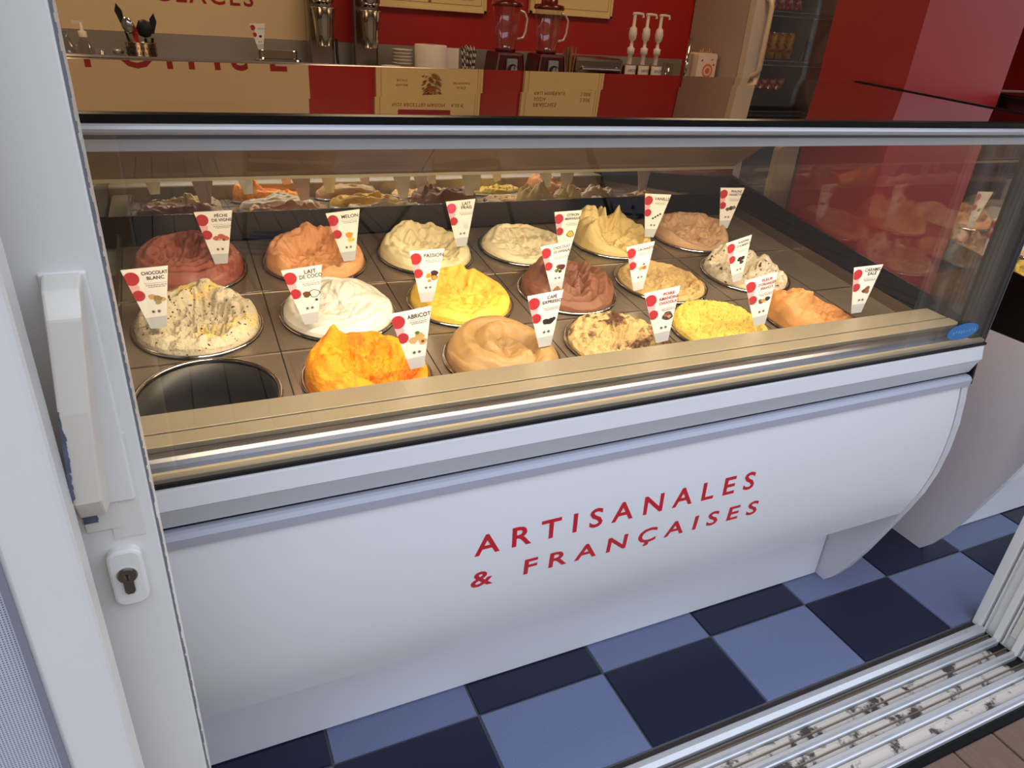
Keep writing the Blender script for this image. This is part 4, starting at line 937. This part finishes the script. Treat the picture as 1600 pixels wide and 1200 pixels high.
for z in (.95, 1.31, 1.545, 1.82):
    mb = MB()
    for q in range(24): mb.tube([(.035+.0255*q, .07, z), (.035+.0255*q, .45, z)], .0022, 5)
    mb.tube([(.03, .07, z), (.62, .07, z)], .004, 6); mb.tube([(.03, .07, z-.022), (.62, .07, z-.022)], .004, 6)
    for q in range(40): mb.tube([(.035+.0148*q, .07, z-.022), (.035+.0148*q, .07, z)], .0018, 4)
    mb.build('wire_shelf', wire, t)
def can_mat(name, base, band):
    m = bpy.data.materials.new(name); m.use_nodes = True; n = m.node_tree; b = n.nodes['Principled BSDF']; b.inputs['Roughness'].default_value = .25; b.inputs['Metallic'].default_value = .5
    tc_ = n.nodes.new('ShaderNodeTexCoord'); nz = n.nodes.new('ShaderNodeTexNoise'); nz.inputs['Scale'].default_value = 45; n.links.new(tc_.outputs['Object'], nz.inputs[0])
    r__ = n.nodes.new('ShaderNodeValToRGB'); r__.color_ramp.elements[0].position = .56; r__.color_ramp.elements[1].position = .60; r__.color_ramp.elements[0].color = base; r__.color_ramp.elements[1].color = band
    n.links.new(nz.outputs['Fac'], r__.inputs[0]); n.links.new(r__.outputs[0], b.inputs['Base Color']); return m
cm_red = can_mat('red_can', srgb(190, 30, 30), srgb(222, 190, 180)); cm_yel = can_mat('yellow_can', srgb(206, 146, 30), srgb(170, 60, 24))
def can_src(m):
    t = thing('drink_can', '', 'can')
    MB().lathe([(0, .002), (.022, .0), (.027, .008), (.028, .012), (.028, .120), (.024, .130)], n=20).build('can_body', m, t)
    MB().lathe([(.024, .130), (.025, .133), (.023, .133), (.022, .130), (0, .130)], n=20, close=False).build('can_top', chrome, t)
    return t
for m, zz, cols, lab, grp in ((cm_red, 1.547, 4, 'red and white drink can on the upper fridge shelf, %s from the door handle', 'red cans on the upper fridge shelf'), (cm_yel, 1.312, 4, 'yellow and orange drink can on the lower fridge shelf, %s from the door handle', 'yellow cans on the lower visible fridge shelf')):
    src = can_src(m)
    for a in range(cols):
        if 1:
            c = src if a == 0 else copy_tree(src)
            c.location = (fx+.195+.058*a, fy+.11, zz+.0035); c['label'] = lab % ('first', 'second', 'third', 'fourth')[a]; c['group'] = grp
t = thing('foil_pouch', 'shiny foil pouch standing in the fridge beside the yellow cans', 'pouch', (fx+.52, fy+.14, 1.312))
mb = MB(); 
for i in range(4): mb.prism_y([(-.03+.016*i, 0), (-.018+.016*i, 0), (-.012+.02*i, .10), (-.02+.02*i, .12)], -.01+.004*i, -.006+.004*i)
mb.build('foil', chrome, t)

# cream board behind the pillar, seen through the end glass
t = thing('tall_board', 'upright cream board with rounded top, behind the end glass', 'board', (1.785, .90, 0))
MB().prism_y([(-.055, 0), (.045, 0), (.040, 1.115), (.034, 1.125), (-.040, 1.10), (-.048, 1.09)], 0, .03).build('board_panel', mat('cream_board', srgb(196, 176, 146), .5), t, bevel=.004)

# ------------------------------------------------------------------ terrace furniture (seen as reflections in the glass)
def chair(x, y, rz, label):
    t = thing('folding_chair', label, 'chair', (x, y, -.03), (0, 0, rz), 'slatted folding chairs on the terrace')
    for s__ in (-.2, .2):
        MB().tube([(s__, -.22, 0), (s__, .20, .86)], .011).build('leg', blackpl, t); MB().tube([(s__*.9, .22, 0), (s__*.9, -.20, .46)], .011).build('leg', blackpl, t)
    for i in range(6): MB().box(-.19, .19, -.20+.065*i, -.155+.065*i, .45, .465).build('seat_slat', chair_m, t)
    for i in range(3): MB().box(-.20, .20, .135+.022*i, .150+.022*i, .68+.06*i, .725+.06*i).build('back_slat', chair_m, t)
chair(1.2, -2.3, R(160), 'slatted folding chair on the terrace, nearer the jamb')
chair(.3, -2.6, R(200), 'slatted folding chair on the terrace, nearer the door leaf')
chair(2.3, -3.0, R(120), 'slatted folding chair on the terrace, farthest out')
t = thing('bistro_table', 'slatted square terrace table between the chairs', 'table', (.8, -3.1, -.03))
for i in range(8): MB().box(-.34, .34, -.34+.087*i, -.265+.087*i, .72, .735).build('table_slat', chair_m, t)
for a, b in ((-.3, .3), (.3, -.3)):
    for s__ in (-.28, .28): MB().tube([(a, s__, 0), (b, s__, .72)], .011).build('leg', blackpl, t)
